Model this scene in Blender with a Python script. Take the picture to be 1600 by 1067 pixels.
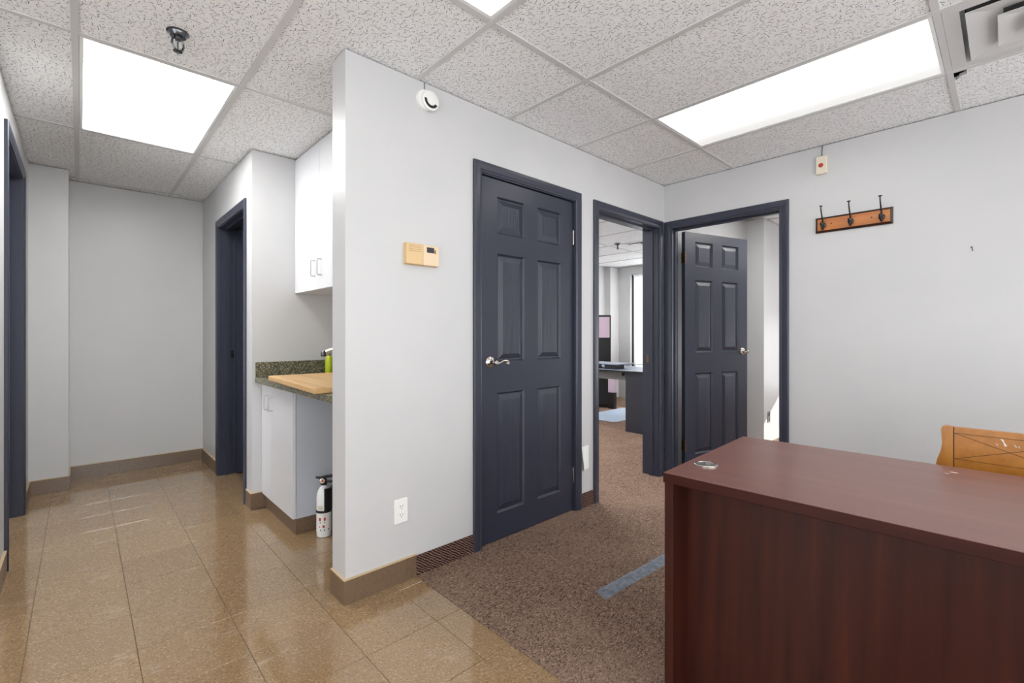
import bpy, bmesh, math, random
from mathutils import Vector, Matrix, Euler

random.seed(7)
for o in list(bpy.data.objects):
    bpy.data.objects.remove(o)
scene = bpy.context.scene
COL = scene.collection
PI = math.pi

# ------------------------------------------------------------------ camera, sky, sun, exposure
CAM_H = 1.176
H = 2.42                      # ceiling height
cam_data = bpy.data.cameras.new('camera')
cam = bpy.data.objects.new('camera', cam_data)
COL.objects.link(cam)
cam_data.sensor_width = 36.0
cam_data.lens = 723.3 * 36.0 / 1600.0
cam_data.shift_y = -11.1 / 1600.0
cam_data.clip_start = 0.02
cam.location = (0, 0, CAM_H)
cam.rotation_euler = (PI / 2, 0, 0.82 - PI / 2)
scene.camera = cam

world = bpy.data.worlds.new('sky')
scene.world = world
world.use_nodes = True
bgn = world.node_tree.nodes['Background']
bgn.inputs[0].default_value = (0.97, 0.985, 1.0, 1)
bgn.inputs[1].default_value = 4.2

sun_data = bpy.data.lights.new('sun', 'SUN')
sun_data.energy = 9.0
sun_data.angle = 0.01
sun_data.color = (1.0, 0.95, 0.88)
sun = bpy.data.objects.new('sun', sun_data)
COL.objects.link(sun)
sun.location = (14, -4, 8)
sun.rotation_euler = Vector((-1.0, 0.6, -0.545)).to_track_quat('-Z', 'Y').to_euler()

LAMP_MAIN, LAMP_TOP, LAMP_HALL, FILL_REAR, FILL_OFFICE, FILL_SIDE = 6.4, 2.6, 15.5, 2.2, 23.0, 14.0   # radiance of the fluorescent troffers; rear, office and side ones are added, unseen
vs = scene.view_settings
vs.view_transform = 'Standard'
vs.look = 'None'
vs.gamma = 1.0
vs.use_curve_mapping = False
vs.exposure = 0.07

# ------------------------------------------------------------------ material helpers
def srgb(r, g, b):
    def c(v):
        v /= 255.0
        return v / 12.92 if v <= 0.04045 else ((v + 0.055) / 1.055) ** 2.4
    return (c(r), c(g), c(b), 1.0)

class NT:
    def __init__(self, name):
        self.m = bpy.data.materials.new(name)
        self.m.use_nodes = True
        self.t = self.m.node_tree
        self.b = self.t.nodes['Principled BSDF']
    def n(self, typ, **kw):
        nd = self.t.nodes.new(typ)
        for k, v in kw.items():
            if k.startswith('i_'):
                key = k[2:]
                key = int(key) if key.isdigit() else key
                self.set(nd.inputs[key], v)
            else:
                setattr(nd, k, v)
        return nd
    def set(self, sock, v):
        if hasattr(v, 'is_output'):
            self.t.links.new(v, sock)
        else:
            sock.default_value = v
    def p(self, **kw):
        names = dict(color='Base Color', rough='Roughness', metal='Metallic', spec='Specular IOR Level',
                     coat='Coat Weight', coat_rough='Coat Roughness', normal='Normal', trans='Transmission Weight',
                     alpha='Alpha', ior='IOR', emis='Emission Color', estr='Emission Strength')
        for k, v in kw.items():
            self.set(self.b.inputs[names[k]], v)
        return self
    def math(self, op, a, b=None, c=None, clamp=False):
        nd = self.t.nodes.new('ShaderNodeMath')
        nd.operation = op
        nd.use_clamp = clamp
        for i, v in enumerate((a, b, c)):
            if v is not None:
                self.set(nd.inputs[i], v)
        return nd.outputs[0]
    def vmath(self, op, a, b=None):
        nd = self.t.nodes.new('ShaderNodeVectorMath')
        nd.operation = op
        self.set(nd.inputs[0], a)
        if b is not None:
            self.set(nd.inputs[1], b)
        return nd.outputs[0]
    def mix(self, fac, a, b, blend='MIX'):
        nd = self.t.nodes.new('ShaderNodeMix')
        nd.data_type = 'RGBA'
        nd.blend_type = blend
        self.set(nd.inputs[0], fac)
        self.set(nd.inputs[6], a)
        self.set(nd.inputs[7], b)
        return nd.outputs[2]
    def ramp(self, fac, stops):
        nd = self.t.nodes.new('ShaderNodeValToRGB')
        els = nd.color_ramp.elements
        els[0].position, els[0].color = stops[0][0], stops[0][1]
        els[1].position, els[1].color = stops[-1][0], stops[-1][1]
        for s in stops[1:-1]:
            e = els.new(s[0])
            e.color = s[1]
        self.set(nd.inputs[0], fac)
        return nd.outputs[0]
    def pos(self):
        return self.t.nodes.new('ShaderNodeNewGeometry').outputs['Position']
    def obj(self, rand=False):
        o = self.t.nodes.new('ShaderNodeTexCoord').outputs['Object']
        if rand:
            oi = self.t.nodes.new('ShaderNodeObjectInfo').outputs['Random']
            k = self.math('MULTIPLY', oi, 57.0)
            cb = self.t.nodes.new('ShaderNodeCombineXYZ')
            for i in range(3):
                self.set(cb.inputs[i], k)
            o = self.vmath('ADD', o, cb.outputs[0])
        return o
    def map(self, v, scale=(1, 1, 1), rot=(0, 0, 0), loc=(0, 0, 0)):
        nd = self.t.nodes.new('ShaderNodeMapping')
        self.set(nd.inputs[0], v)
        nd.inputs['Scale'].default_value = scale
        nd.inputs['Rotation'].default_value = rot
        nd.inputs['Location'].default_value = loc
        return nd.outputs[0]
    def noise(self, v, scale, detail=3, rough=0.5, dist=0.0, col=False):
        nd = self.n('ShaderNodeTexNoise')
        self.set(nd.inputs['Vector'], v)
        nd.inputs['Scale'].default_value = scale
        nd.inputs['Detail'].default_value = detail
        nd.inputs['Roughness'].default_value = rough
        nd.inputs['Distortion'].default_value = dist
        return nd.outputs[1 if col else 0]
    def bump(self, height, strength=0.3, dist=0.002):
        nd = self.n('ShaderNodeBump')
        nd.inputs['Strength'].default_value = strength
        nd.inputs['Distance'].default_value = dist
        self.set(nd.inputs['Height'], height)
        self.set(self.b.inputs['Normal'], nd.outputs[0])
    def dashes(self, v, scale, hl, hw, dens=1.0, spread=PI):
        """short strokes, one per Voronoi cell, each at its own angle"""
        vo = self.n('ShaderNodeTexVoronoi')
        vo.voronoi_dimensions = '2D'
        self.set(vo.inputs['Vector'], v)
        vo.inputs['Scale'].default_value = scale
        # Position output is in texture space divided by scale
        d = self.vmath('SUBTRACT', v, vo.outputs['Position'])
        sep = self.n('ShaderNodeSeparateColor')
        self.set(sep.inputs[0], vo.outputs['Color'])
        ang = self.math('MULTIPLY', sep.outputs[0], spread)
        vr = self.n('ShaderNodeVectorRotate')
        vr.rotation_type = 'Z_AXIS'
        self.set(vr.inputs['Vector'], d)
        self.set(vr.inputs['Angle'], ang)
        sx = self.n('ShaderNodeSeparateXYZ')
        self.set(sx.inputs[0], vr.outputs[0])
        a = self.math('LESS_THAN', self.math('ABSOLUTE', sx.outputs[0]), self.math('MULTIPLY', sep.outputs[1], hl))
        b = self.math('LESS_THAN', self.math('ABSOLUTE', sx.outputs[1]), hw)
        k = self.math('LESS_THAN', sep.outputs[2], dens)
        return self.math('MULTIPLY', self.math('MULTIPLY', a, b), k)

M = {}
def simple(name, col, rough=0.5, **kw):
    t = NT(name)
    t.p(color=col, rough=rough, **kw)
    M[name] = t.m
    return t

# --- setting materials
t = NT('wall_paint')
n1 = t.noise(t.pos(), 260, 2)
n2 = t.noise(t.pos(), 3.0, 3)
t.p(color=t.ramp(n2, [(0.3, srgb(197, 198, 199)), (0.7, srgb(201, 201, 202))]), rough=0.38)
t.bump(n1, 0.05, 0.001)
M['wall'] = t.m

t = NT('acoustic_tile')
w = t.noise(t.pos(), 60, 1, col=True)
wv = t.vmath('ADD', t.pos(), t.vmath('SCALE', w))
wv.node.inputs[1].links[0].from_node.inputs['Scale'].default_value = 0.006
d1 = t.dashes(wv, 46, 0.0120, 0.0011, 0.85, 2.4)
d2 = t.dashes(t.vmath('ADD', wv, (3.3, 1.7, 0)), 66, 0.0075, 0.0010, 0.8, 3.1)
vo = t.n('ShaderNodeTexVoronoi'); vo.voronoi_dimensions = '2D'
t.set(vo.inputs['Vector'], t.pos()); vo.inputs['Scale'].default_value = 210
pin = t.math('LESS_THAN', vo.outputs['Distance'], 0.17)
fis = t.math('MAXIMUM', d1, t.math('MULTIPLY', d2, 0.75))
fis = t.math('MAXIMUM', fis, t.math('MULTIPLY', pin, 0.38))
bs = t.ramp(t.noise(t.pos(), 90, 3), [(0.3, srgb(240, 241, 242)), (0.7, srgb(250, 251, 252))])
t.p(color=t.mix(fis, bs, srgb(112, 112, 112)), rough=0.9, spec=0.1)  # recess shade of fissures and pinholes is put into the colour
t.bump(t.math('SUBTRACT', t.math('MULTIPLY', t.noise(t.pos(), 160, 2), 0.4), fis), 0.5, 0.0015)
M['ceiling'] = t.m

simple('grid_paint', srgb(206, 206, 206), 0.5)
simple('plenum', srgb(40, 40, 42), 0.9)
simple('grout', srgb(96, 80, 64), 0.8)

def tile_mat(name, dark, mid, light, rough, spk=1.0, scuff=True):
    t = NT(name)
    v = t.obj(rand=True)
    a = t.noise(v, 130, 4, 0.62)
    c = t.ramp(a, [(0.30, dark), (0.46, mid), (0.60, mid), (0.78, light)])
    big = t.noise(t.pos(), 2.2, 3)
    c = t.mix(t.math('MULTIPLY', big, 0.42), c, mid)
    dk = t.dashes(t.vmath('ADD', v, t.vmath('SCALE', t.noise(v, 40, 1, col=True))), 70, 0.006, 0.0011, 0.55, 1.2)
    for nd in t.t.nodes:
        if nd.type == 'VECT_MATH' and nd.operation == 'SCALE':
            nd.inputs['Scale'].default_value = 0.008
    c = t.mix(t.math('MULTIPLY', dk, 0.7 * spk), c, light)
    dk2 = t.dashes(t.vmath('ADD', v, (1.3, 4.4, 0)), 95, 0.004, 0.001, 0.6, 3.0)
    c = t.mix(t.math('MULTIPLY', dk2, 0.65 * spk), c, dark)
    oi = t.n('ShaderNodeObjectInfo').outputs['Random']
    hs = t.n('ShaderNodeHueSaturation')
    t.set(hs.inputs['Value'], t.math('ADD', 0.94, t.math('MULTIPLY', oi, 0.11)))
    t.set(hs.inputs['Color'], c)
    c = hs.outputs[0]
    if scuff:
        s = t.noise(t.map(t.pos(), (1, 1.6, 1), (0, 0, 0.5)), 5.5, 6, 0.75)
        s2 = t.noise(t.map(t.pos(), (22, 70, 1), (0, 0, 0.6)), 1.0, 4, 0.7)
        sf = t.math('MULTIPLY', t.math('SUBTRACT', s, 0.56, clamp=True), t.math('SUBTRACT', s2, 0.40, clamp=True))
        sf = t.math('MULTIPLY', sf, 26, clamp=True)
        c = t.mix(t.math('MULTIPLY', sf, 0.55), c, srgb(208, 192, 172))
        r = t.math('ADD', rough, t.math('MULTIPLY', sf, 0.3))
    else:
        r = rough
    r = t.math('ADD', r, t.math('MULTIPLY', t.math('SUBTRACT', big, 0.5), 0.06))
    t.p(color=c, rough=r, spec=0.8, coat=0.35 if scuff else 0.0, coat_rough=0.05)
    t.bump(t.noise(t.pos(), 9, 2), 0.02, 0.002)
    M[name] = t.m
tile_mat('floor_tile', srgb(90, 71, 51), srgb(150, 123, 91), srgb(210, 178, 138), 0.085)
tile_mat('base_tile', srgb(78, 62, 48), srgb(110, 89, 70), srgb(146, 121, 97), 0.35, 0.0, False)

def carpet_mat(name, c_dark, c_mid, c_light, rot=0.0, sc=(150, 230, 1)):
    t = NT(name)
    v = t.map(t.pos(), sc, (0, 0, rot))
    vo = t.n('ShaderNodeTexVoronoi')
    vo.voronoi_dimensions = '2D'
    t.set(vo.inputs['Vector'], v)
    vo.inputs['Scale'].default_value = 1.0
    vo.inputs['Randomness'].default_value = 0.75
    sep = t.n('ShaderNodeSeparateColor')
    t.set(sep.inputs[0], vo.outputs['Color'])
    c = t.ramp(sep.outputs[0], [(0.0, c_dark), (0.30, c_mid), (0.70, c_mid), (1.0, c_light)])
    edge = t.math('MULTIPLY', t.math('SUBTRACT', vo.outputs['Distance'], 0.40, clamp=True), 1.5, clamp=True)
    c = t.mix(edge, c, c_dark)
    big = t.noise(t.pos(), 1.6, 4, 0.6)
    c = t.mix(t.math('MULTIPLY', t.math('SUBTRACT', big, 0.45, clamp=True), 1.2, clamp=True), c, c_light)
    t.p(color=c, rough=0.95, spec=0.12)
    t.bump(t.math('SUBTRACT', 1.0, vo.outputs['Distance']), 0.9, 0.004)
    M[name] = t.m
carpet_mat('carpet', srgb(74, 57, 49), srgb(134, 110, 96), srgb(172, 146, 127), 0.35, (105, 250, 1))
carpet_mat('carpet_base', srgb(40, 29, 27), srgb(78, 57, 52), srgb(116, 90, 80), 0.0)
# carpet baseboard is upright: rib pattern in XZ
t = NT('carpet_skirting')
p = t.map(t.pos(), (1, 1, 1), (0, 0.0, 0))
sx = t.n('ShaderNodeSeparateXYZ'); t.set(sx.inputs[0], t.pos())
dia = t.math('ADD', t.math('MULTIPLY', sx.outputs[0], 330.0), t.math('MULTIPLY', sx.outputs[2], 480.0))
dia = t.math('ADD', dia, t.math('MULTIPLY', t.noise(t.pos(), 45, 3), 9.0))
s = t.math('ADD', t.math('MULTIPLY', t.math('SINE', dia), 0.5), 0.5)
s = t.math('MULTIPLY', s, t.math('ADD', 0.4, t.noise(t.pos(), 220, 2)))
t.p(color=t.ramp(s, [(0.1, srgb(40, 28, 26)), (0.5, srgb(84, 62, 56)), (0.95, srgb(140, 112, 100))]), rough=0.95, spec=0.1)
t.bump(s, 0.8, 0.003)
M['carpet_skirting'] = t.m

def navy(name, col, rough, grain):
    t = NT(name)
    v = t.obj()
    g = t.noise(t.map(v, (90, 90, 4)), 1.0, 4, 0.6)
    if grain:
        wv = t.n('ShaderNodeTexWave')
        wv.wave_type = 'BANDS'; wv.bands_direction = 'X'
        t.set(wv.inputs['Vector'], t.map(v, (1, 1, 0.22)))
        wv.inputs['Scale'].default_value = 26
        wv.inputs['Distortion'].default_value = 7
        wv.inputs['Detail'].default_value = 2
        wv.inputs['Detail Scale'].default_value = 0.8
        g = t.math('ADD', t.math('MULTIPLY', g, 0.5), t.math('MULTIPLY', wv.outputs[1], 0.55))
    wear = t.noise(t.pos(), 7, 5, 0.7)
    c = t.mix(t.math('MULTIPLY', wear, 0.25), col, srgb(62, 67, 84))
    t.p(color=c, rough=t.math('ADD', rough, t.math('MULTIPLY', wear, 0.12)), spec=0.5)
    t.bump(g, 0.8 if grain else 0.10, 0.0014 if grain else 0.0008)
    M[name] = t.m
navy('navy_door', srgb(40, 44, 59), 0.30, False)
navy('navy_panel', srgb(40, 44, 59), 0.30, True)
navy('navy_trim', srgb(47, 50, 64), 0.26, False)

# --- thing materials
simple('nickel', srgb(196, 190, 182), 0.24, metal=1.0)
simple('chrome', srgb(215, 218, 222), 0.08, metal=1.0)
simple('bronze', srgb(112, 92, 72), 0.35, metal=1.0)
simple('dark_chrome', srgb(112, 114, 120), 0.25, metal=1.0)
simple('satin_grey', srgb(150, 148, 146), 0.4, metal=1.0)
simple('pan_grey', srgb(92, 92, 94), 0.7)
simple('black_plastic', srgb(18, 18, 20), 0.4)
simple('black_iron', srgb(22, 21, 23), 0.32, spec=0.6)
simple('white_plastic', srgb(236, 236, 234), 0.35)
simple('white_enamel', srgb(238, 240, 240), 0.22)
simple('outlet_dark', srgb(40, 38, 38), 0.6)
simple('laminate', srgb(214, 216, 220), 0.30)
simple('handle_grey', srgb(190, 191, 194), 0.35)
simple('laminate_shaded', srgb(188, 193, 202), 0.45)  # shade on the cabinet side put into a greyer white laminate
simple('beige_plastic', srgb(217, 186, 138), 0.45)
simple('beige_plastic_pale', srgb(226, 203, 170), 0.45)
simple('cream_plastic', srgb(224, 216, 196), 0.45)
simple('lcd', srgb(52, 48, 55), 0.25)
simple('red_plastic', srgb(172, 52, 40), 0.4)
simple('red_print', srgb(196, 60, 46), 0.45)
simple('grey_print', srgb(120, 126, 126), 0.45)
simple('label_cream', srgb(214, 208, 190), 0.5)
simple('soap_green', srgb(176, 190, 30), 0.3)
simple('soap_cap', srgb(120, 96, 60), 0.4)
simple('louver_white', srgb(206, 206, 206), 0.45)
simple('vent_dark', srgb(30, 30, 32), 0.7)
simple('charcoal', srgb(46, 48, 58), 0.45)
simple('slate_top', srgb(120, 130, 146), 0.35)
simple('desk_grey', srgb(116, 116, 116), 0.5)
simple('black_cabinet', srgb(14, 13, 15), 0.35)
simple('mauve', srgb(186, 166, 182), 0.35)
simple('mat_sky_tint', srgb(196, 214, 236), 0.15)  # clear plastic mat, reflected sky put into its pale blue colour
simple('tan_trim', srgb(196, 172, 138), 0.5)
simple('wood_dark_edge', srgb(52, 28, 16), 0.35)
simple('groove_brown', srgb(84, 48, 16), 0.6)
simple('chip_white', srgb(232, 230, 224), 0.7)
simple('frame_black', srgb(34, 36, 42), 0.4)
simple('blind_white', srgb(236, 238, 240), 0.5)
simple('paper', srgb(234, 236, 232), 0.7)
simple('building_grey', srgb(150, 152, 152), 0.9)
simple('wire_grey', srgb(74, 74, 76), 0.5)

t = NT('pane_glass')
tr = t.n('ShaderNodeBsdfTransparent')
gl = t.n('ShaderNodeBsdfGlossy'); gl.inputs['Roughness'].default_value = 0.02
mx = t.n('ShaderNodeMixShader'); mx.inputs[0].default_value = 0.06
t.t.links.new(tr.outputs[0], mx.inputs[1]); t.t.links.new(gl.outputs[0], mx.inputs[2])
t.t.links.new(mx.outputs[0], t.t.nodes['Material Output'].inputs[0])
M['pane_glass'] = t.m

t = NT('granite')
v = t.obj()
vo = t.n('ShaderNodeTexVoronoi'); t.set(vo.inputs['Vector'], v); vo.inputs['Scale'].default_value = 190
sep = t.n('ShaderNodeSeparateColor'); t.set(sep.inputs[0], vo.outputs['Color'])
t.p(color=t.ramp(sep.outputs[0], [(0.0, srgb(36, 40, 36)), (0.45, srgb(84, 88, 76)), (0.8, srgb(126, 122, 100)), (1.0, srgb(186, 172, 134))]), rough=0.3)
M['granite'] = t.m

def wood(name, stops, axis, stretch, scale, rough, coat=0.0, wave=0.0, dist=6.0, bump=0.1, spec=0.5):
    """axis = grain direction (0,1,2) in object space"""
    t = NT(name)
    s = [1.0, 1.0, 1.0]
    s[axis] = stretch
    v = t.map(t.obj(), tuple(s))
    a = t.noise(v, scale, 5, 0.6)
    f = t.noise(v, scale * 6, 3, 0.6)
    g = t.math('ADD', t.math('MULTIPLY', a, 0.75), t.math('MULTIPLY', f, 0.25))
    if wave:
        wv = t.n('ShaderNodeTexWave')
        wv.wave_type = 'BANDS'
        wv.bands_direction = 'DIAGONAL'
        t.set(wv.inputs['Vector'], v)
        wv.inputs['Scale'].default_value = wave
        wv.inputs['Distortion'].default_value = dist
        wv.inputs['Detail'].default_value = 3
        wv.inputs['Detail Scale'].default_value = 1.2
        g = t.math('ADD', t.math('MULTIPLY', g, 0.84), t.math('MULTIPLY', wv.outputs[1], 0.16))
    t.p(color=t.ramp(g, stops), rough=rough, coat=coat, coat_rough=0.15, spec=spec)
    t.bump(f, bump, 0.0006)
    M[name] = t.m
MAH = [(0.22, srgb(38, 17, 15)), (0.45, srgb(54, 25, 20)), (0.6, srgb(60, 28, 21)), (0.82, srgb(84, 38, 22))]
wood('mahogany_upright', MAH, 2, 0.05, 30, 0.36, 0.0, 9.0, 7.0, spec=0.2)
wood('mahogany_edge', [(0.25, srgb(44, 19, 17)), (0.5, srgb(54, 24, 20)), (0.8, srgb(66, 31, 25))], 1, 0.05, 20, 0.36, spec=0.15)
wood('mahogany_top_sheen', [(0.25, srgb(104, 64, 57)), (0.5, srgb(118, 75, 67)), (0.8, srgb(134, 90, 80))], 1, 0.06, 18, 0.30, 0.0, 0, 0, spec=0.75)  # reflection of the white wall put into a lighter top colour
wood('oak', [(0.2, srgb(146, 92, 34)), (0.5, srgb(182, 120, 50)), (0.8, srgb(202, 142, 68))], 2, 0.2, 16, 0.32, 0.2)
wood('oak_panel', [(0.2, srgb(150, 94, 32)), (0.5, srgb(178, 116, 44)), (0.8, srgb(196, 134, 60))], 0, 0.2, 16, 0.32, 0.2)
wood('pine_rack', [(0.2, srgb(146, 82, 30)), (0.5, srgb(184, 112, 52)), (0.8, srgb(206, 136, 72))], 0, 0.12, 30, 0.35, 0.2)
wood('butcher', [(0.2, srgb(168, 128, 78)), (0.5, srgb(204, 166, 114)), (0.8, srgb(222, 188, 140))], 1, 0.06, 26, 0.4)

t = NT('duct_tape')
t.p(color=t.ramp(t.noise(t.pos(), 40, 4), [(0.3, srgb(88, 94, 104)), (0.7, srgb(132, 140, 152))]), rough=0.35, spec=0.5)
t.bump(t.noise(t.map(t.pos(), (30, 120, 1)), 1.0, 4), 0.4, 0.003)
M['duct_tape'] = t.m

def lamp_mat(name, axis_off, k, sigma, lo):
    """prismatic lens: brightest over its tubes (u runs across the fixture, metres from its centre)"""
    t = NT(name)
    sx = t.n('ShaderNodeSeparateXYZ')
    t.set(sx.inputs[0], t.obj())
    d = t.math('DIVIDE', t.math('SUBTRACT', sx.outputs[0], axis_off), sigma)
    g = t.math('EXPONENT', t.math('MULTIPLY', t.math('MULTIPLY', d, d), -1.0))
    e = t.math('MULTIPLY', t.math('ADD', lo, t.math('MULTIPLY', g, 1.0 - lo)), k)
    t.p(color=srgb(150, 150, 150), rough=0.5, emis=(1.0, 0.99, 0.97, 1), estr=e)
    M[name] = t.m
lamp_mat('lens_main', -0.14, LAMP_MAIN, 0.17, 0.10)
lamp_mat('lens_top', 0.0, LAMP_TOP, 0.5, 0.4)
lamp_mat('lens_hall', 0.0, LAMP_HALL, 0.5, 0.4)
lamp_mat('fill_lens_rear', 0.0, FILL_REAR, 0.5, 0.4)  # unseen lamps added behind and left of the camera
lamp_mat('fill_lens_office', 0.0, FILL_OFFICE, 0.5, 0.4)  # lamps added out of view to brighten the office
lamp_mat('fill_lens_side', 0.0, FILL_SIDE, 0.5, 0.4)  # lamps added out of view to brighten the side room

# ------------------------------------------------------------------ mesh helpers
class MB:
    def __init__(self):
        self.v = []
        self.f = []
    def add(self, vs_, fs_):
        o = len(self.v)
        self.v += [tuple(x) for x in vs_]
        self.f += [tuple(i + o for i in f) for f in fs_]
        return self
    def box(self, x0, x1, y0, y1, z0, z1):
        return self.add([(x0, y0, z0), (x1, y0, z0), (x1, y1, z0), (x0, y1, z0), (x0, y0, z1), (x1, y0, z1), (x1, y1, z1), (x0, y1, z1)],
                        [(0, 3, 2, 1), (4, 5, 6, 7), (0, 1, 5, 4), (1, 2, 6, 5), (2, 3, 7, 6), (3, 0, 4, 7)])
    def bbox(self, x0, x1, y0, y1, z0, z1, b):
        bm = bmesh.new()
        bmesh.ops.create_cube(bm, size=1.0)
        for q in bm.verts:
            q.co = Vector(((x0 + x1) / 2 + q.co.x * (x1 - x0), (y0 + y1) / 2 + q.co.y * (y1 - y0), (z0 + z1) / 2 + q.co.z * (z1 - z0)))
        bmesh.ops.bevel(bm, geom=bm.edges[:], offset=b, segments=1, affect='EDGES')
        bm.verts.index_update()
        self.add([q.co[:] for q in bm.verts], [[q.index for q in f.verts] for f in bm.faces])
        bm.free()
        return self
    def prism(self, poly, z0, z1, axis=2):
        """extrude a polygon (2-D list) along an axis"""
        n = len(poly)
        def mk(p, z):
            return (p[0], p[1], z) if axis == 2 else ((p[0], z, p[1]) if axis == 1 else (z, p[0], p[1]))
        vs_ = [mk(p, z0) for p in poly] + [mk(p, z1) for p in poly]
        fs_ = [tuple(range(n)), tuple(range(n, 2 * n))] + [(i, (i + 1) % n, n + (i + 1) % n, n + i) for i in range(n)]
        return self.add(vs_, fs_)
    def lathe(self, prof, c=(0, 0, 0), axis='Z', seg=20):
        """prof = list of (r, h)"""
        vs_, fs_ = [], []
        for r, hh in prof:
            for k in range(seg):
                a = 2 * PI * k / seg
                p = (r * math.cos(a), r * math.sin(a), hh)
                if axis == 'Y': p = (p[0], p[2], p[1])
                if axis == 'X': p = (p[2], p[0], p[1])
                vs_.append((p[0] + c[0], p[1] + c[1], p[2] + c[2]))
        for i in range(len(prof) - 1):
            for k in range(seg):
                fs_.append((i * seg + k, i * seg + (k + 1) % seg, (i + 1) * seg + (k + 1) % seg, (i + 1) * seg + k))
        fs_.append(tuple(range(seg)))
        fs_.append(tuple(range((len(prof) - 1) * seg, len(prof) * seg)))
        return self.add(vs_, fs_)
    def tube(self, pts, r, seg=8):
        pts = [Vector(p) for p in pts]
        rs = r if isinstance(r, (list, tuple)) else [r] * len(pts)
        vs_, fs_ = [], []
        up = None
        for i, p in enumerate(pts):
            d = (pts[min(i + 1, len(pts) - 1)] - pts[max(i - 1, 0)]).normalized()
            if up is None:
                up = d.orthogonal().normalized()
            else:
                up = (up - d * up.dot(d)).normalized()
            s = d.cross(up)
            for k in range(seg):
                a = 2 * PI * k / seg
                vs_.append(p + (up * math.cos(a) + s * math.sin(a)) * rs[i])
        n = len(pts)
        for i in range(n - 1):
            for k in range(seg):
                fs_.append((i * seg + k, i * seg + (k + 1) % seg, (i + 1) * seg + (k + 1) % seg, (i + 1) * seg + k))
        fs_.append(tuple(range(seg)))
        fs_.append(tuple(range((n - 1) * seg, n * seg)))
        return self.add(vs_, fs_)
    def mesh(self, name, smooth=None):
        me = bpy.data.meshes.new(name)
        bm = bmesh.new()
        vv = [bm.verts.new(p) for p in self.v]
        for f in self.f:
            try:
                bm.faces.new([vv[i] for i in f])
            except ValueError:
                pass
        bmesh.ops.recalc_face_normals(bm, faces=bm.faces[:])
        bm.to_mesh(me)
        bm.free()
        if smooth:
            me.polygons.foreach_set('use_smooth', [True] * len(me.polygons))
            me.set_sharp_from_angle(angle=math.radians(smooth))
        return me
    def build(self, name, mat, parent=None, loc=(0, 0, 0), rotz=0.0, smooth=None):
        me = self.mesh(name, smooth)
        me.materials.append(M[mat])
        return link(name, me, parent, loc, rotz)

def link(name, me, parent=None, loc=(0, 0, 0), rotz=0.0):
    o = bpy.data.objects.new(name, me)
    COL.objects.link(o)
    o.location = loc
    o.rotation_euler = (0, 0, rotz)
    if parent is not None:
        o.parent = parent
    return o
def empty(name, loc=(0, 0, 0), rotz=0.0, parent=None):
    o = link(name, None, parent, loc, rotz)
    o.empty_display_size = 0.1
    return o
def tag(o, label, cat=None, group=None, kind=None):
    o['label'] = label
    if cat: o['category'] = cat
    if group: o['group'] = group
    if kind: o['kind'] = kind
    return o
def struct(o, label):
    return tag(o, label, kind='structure')

# ------------------------------------------------------------------ layout numbers (metres)
YA, YA2 = 1.97, 2.11          # centre wall faces
XB, XB2 = 3.585, 3.685        # right wall faces
XH, XH2 = 0.845, 0.965        # hall right wall faces
XL, XL2 = -0.275, -0.40       # hall left wall faces
YE = 5.17                     # hall end wall
YN = 3.47                     # far side of the kitchenette nook
XNB = 1.48                    # back of the nook
XW = 7.40                     # window wall
CARPET_X = 1.195

# ------------------------------------------------------------------ walls
def wall_x(name, label, x0, x1, y0, y1, openings):
    """wall running along X, openings = [(xa, xb, za, zb)]"""
    m = MB()
    x = x0
    for (xa, xb, za, zb) in openings:
        if xa > x: m.box(x, xa, y0, y1, 0, H)
        if za > 0: m.box(xa, xb, y0, y1, 0, za)
        m.box(xa, xb, y0, y1, zb, H)
        x = xb
    if x1 > x: m.box(x, x1, y0, y1, 0, H)
    return struct(m.build(name, 'wall'), label)
def wall_y(name, label, x0, x1, y0, y1, openings):
    m = MB()
    y = y0
    for (ya, yb, za, zb) in openings:
        if ya > y: m.box(x0, x1, y, ya, 0, H)
        if za > 0: m.box(x0, x1, ya, yb, 0, za)
        m.box(x0, x1, ya, yb, zb, H)
        y = yb
    if y1 > y: m.box(x0, x1, y, y1, 0, H)
    return struct(m.build(name, 'wall'), label)

# door openings (inside the jambs)
D1 = (1.612, 2.405, 2.060)
D2 = (2.672, 3.487, 2.050)
D3 = (1.096, 1.900, 2.048)    # along y
D4 = (3.665, 4.475, 2.058)    # along y, hall right
D5 = (3.445, 4.355, 2.180)    # along y, hall left
J = 0.018
wall_x('wall_center', 'white wall with the closed navy door and the thermostat', XH, XW, YA, YA2,
       [(D1[0] - J, D1[1] + J, 0, D1[2] + J), (D2[0] - J, D2[1] + J, 0, D2[2] + J)])
wall_y('wall_right', 'white wall with the coat hook rack', XB, XB2, -2.4, YA, [(D3[0] - J, D3[1] + J, 0, D3[2] + J)])
wall_y('wall_hall_right', 'white hallway wall with the dark narrow doorway', XH, XH2, YN, YE, [(D4[0] - J, D4[1] + J, 0, D4[2] + J)])
wall_y('wall_hall_left', 'white hallway wall at the left edge', XL2, XL, 2.9, YE, [(D5[0] - J, D5[1] + J, 0, D5[2] + J)])
struct(MB().box(-2.9, 7.5, YE, YE + 0.12, 0, H).build('wall_hall_end', 'wall'), 'white wall closing the far end of the hallway')
struct(MB().box(XL, -0.064, 4.85, YE, 0, H).build('wall_hall_column', 'wall'), 'white boxed column in the far left corner of the hallway')
struct(MB().box(XH2, XNB + 0.1, YN, YN + 0.12, 0, H).build('wall_nook_end', 'wall'), 'white wall beside the kitchenette cabinets')
struct(MB().box(XNB, XNB + 0.1, YA2, YN, 0, H).build('wall_nook_back', 'wall'), 'white wall behind the kitchenette counter')
WL = (-1.0, 1.3, 0.05, 2.34)  # opening added out of view on the left, lets in fill light
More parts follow.
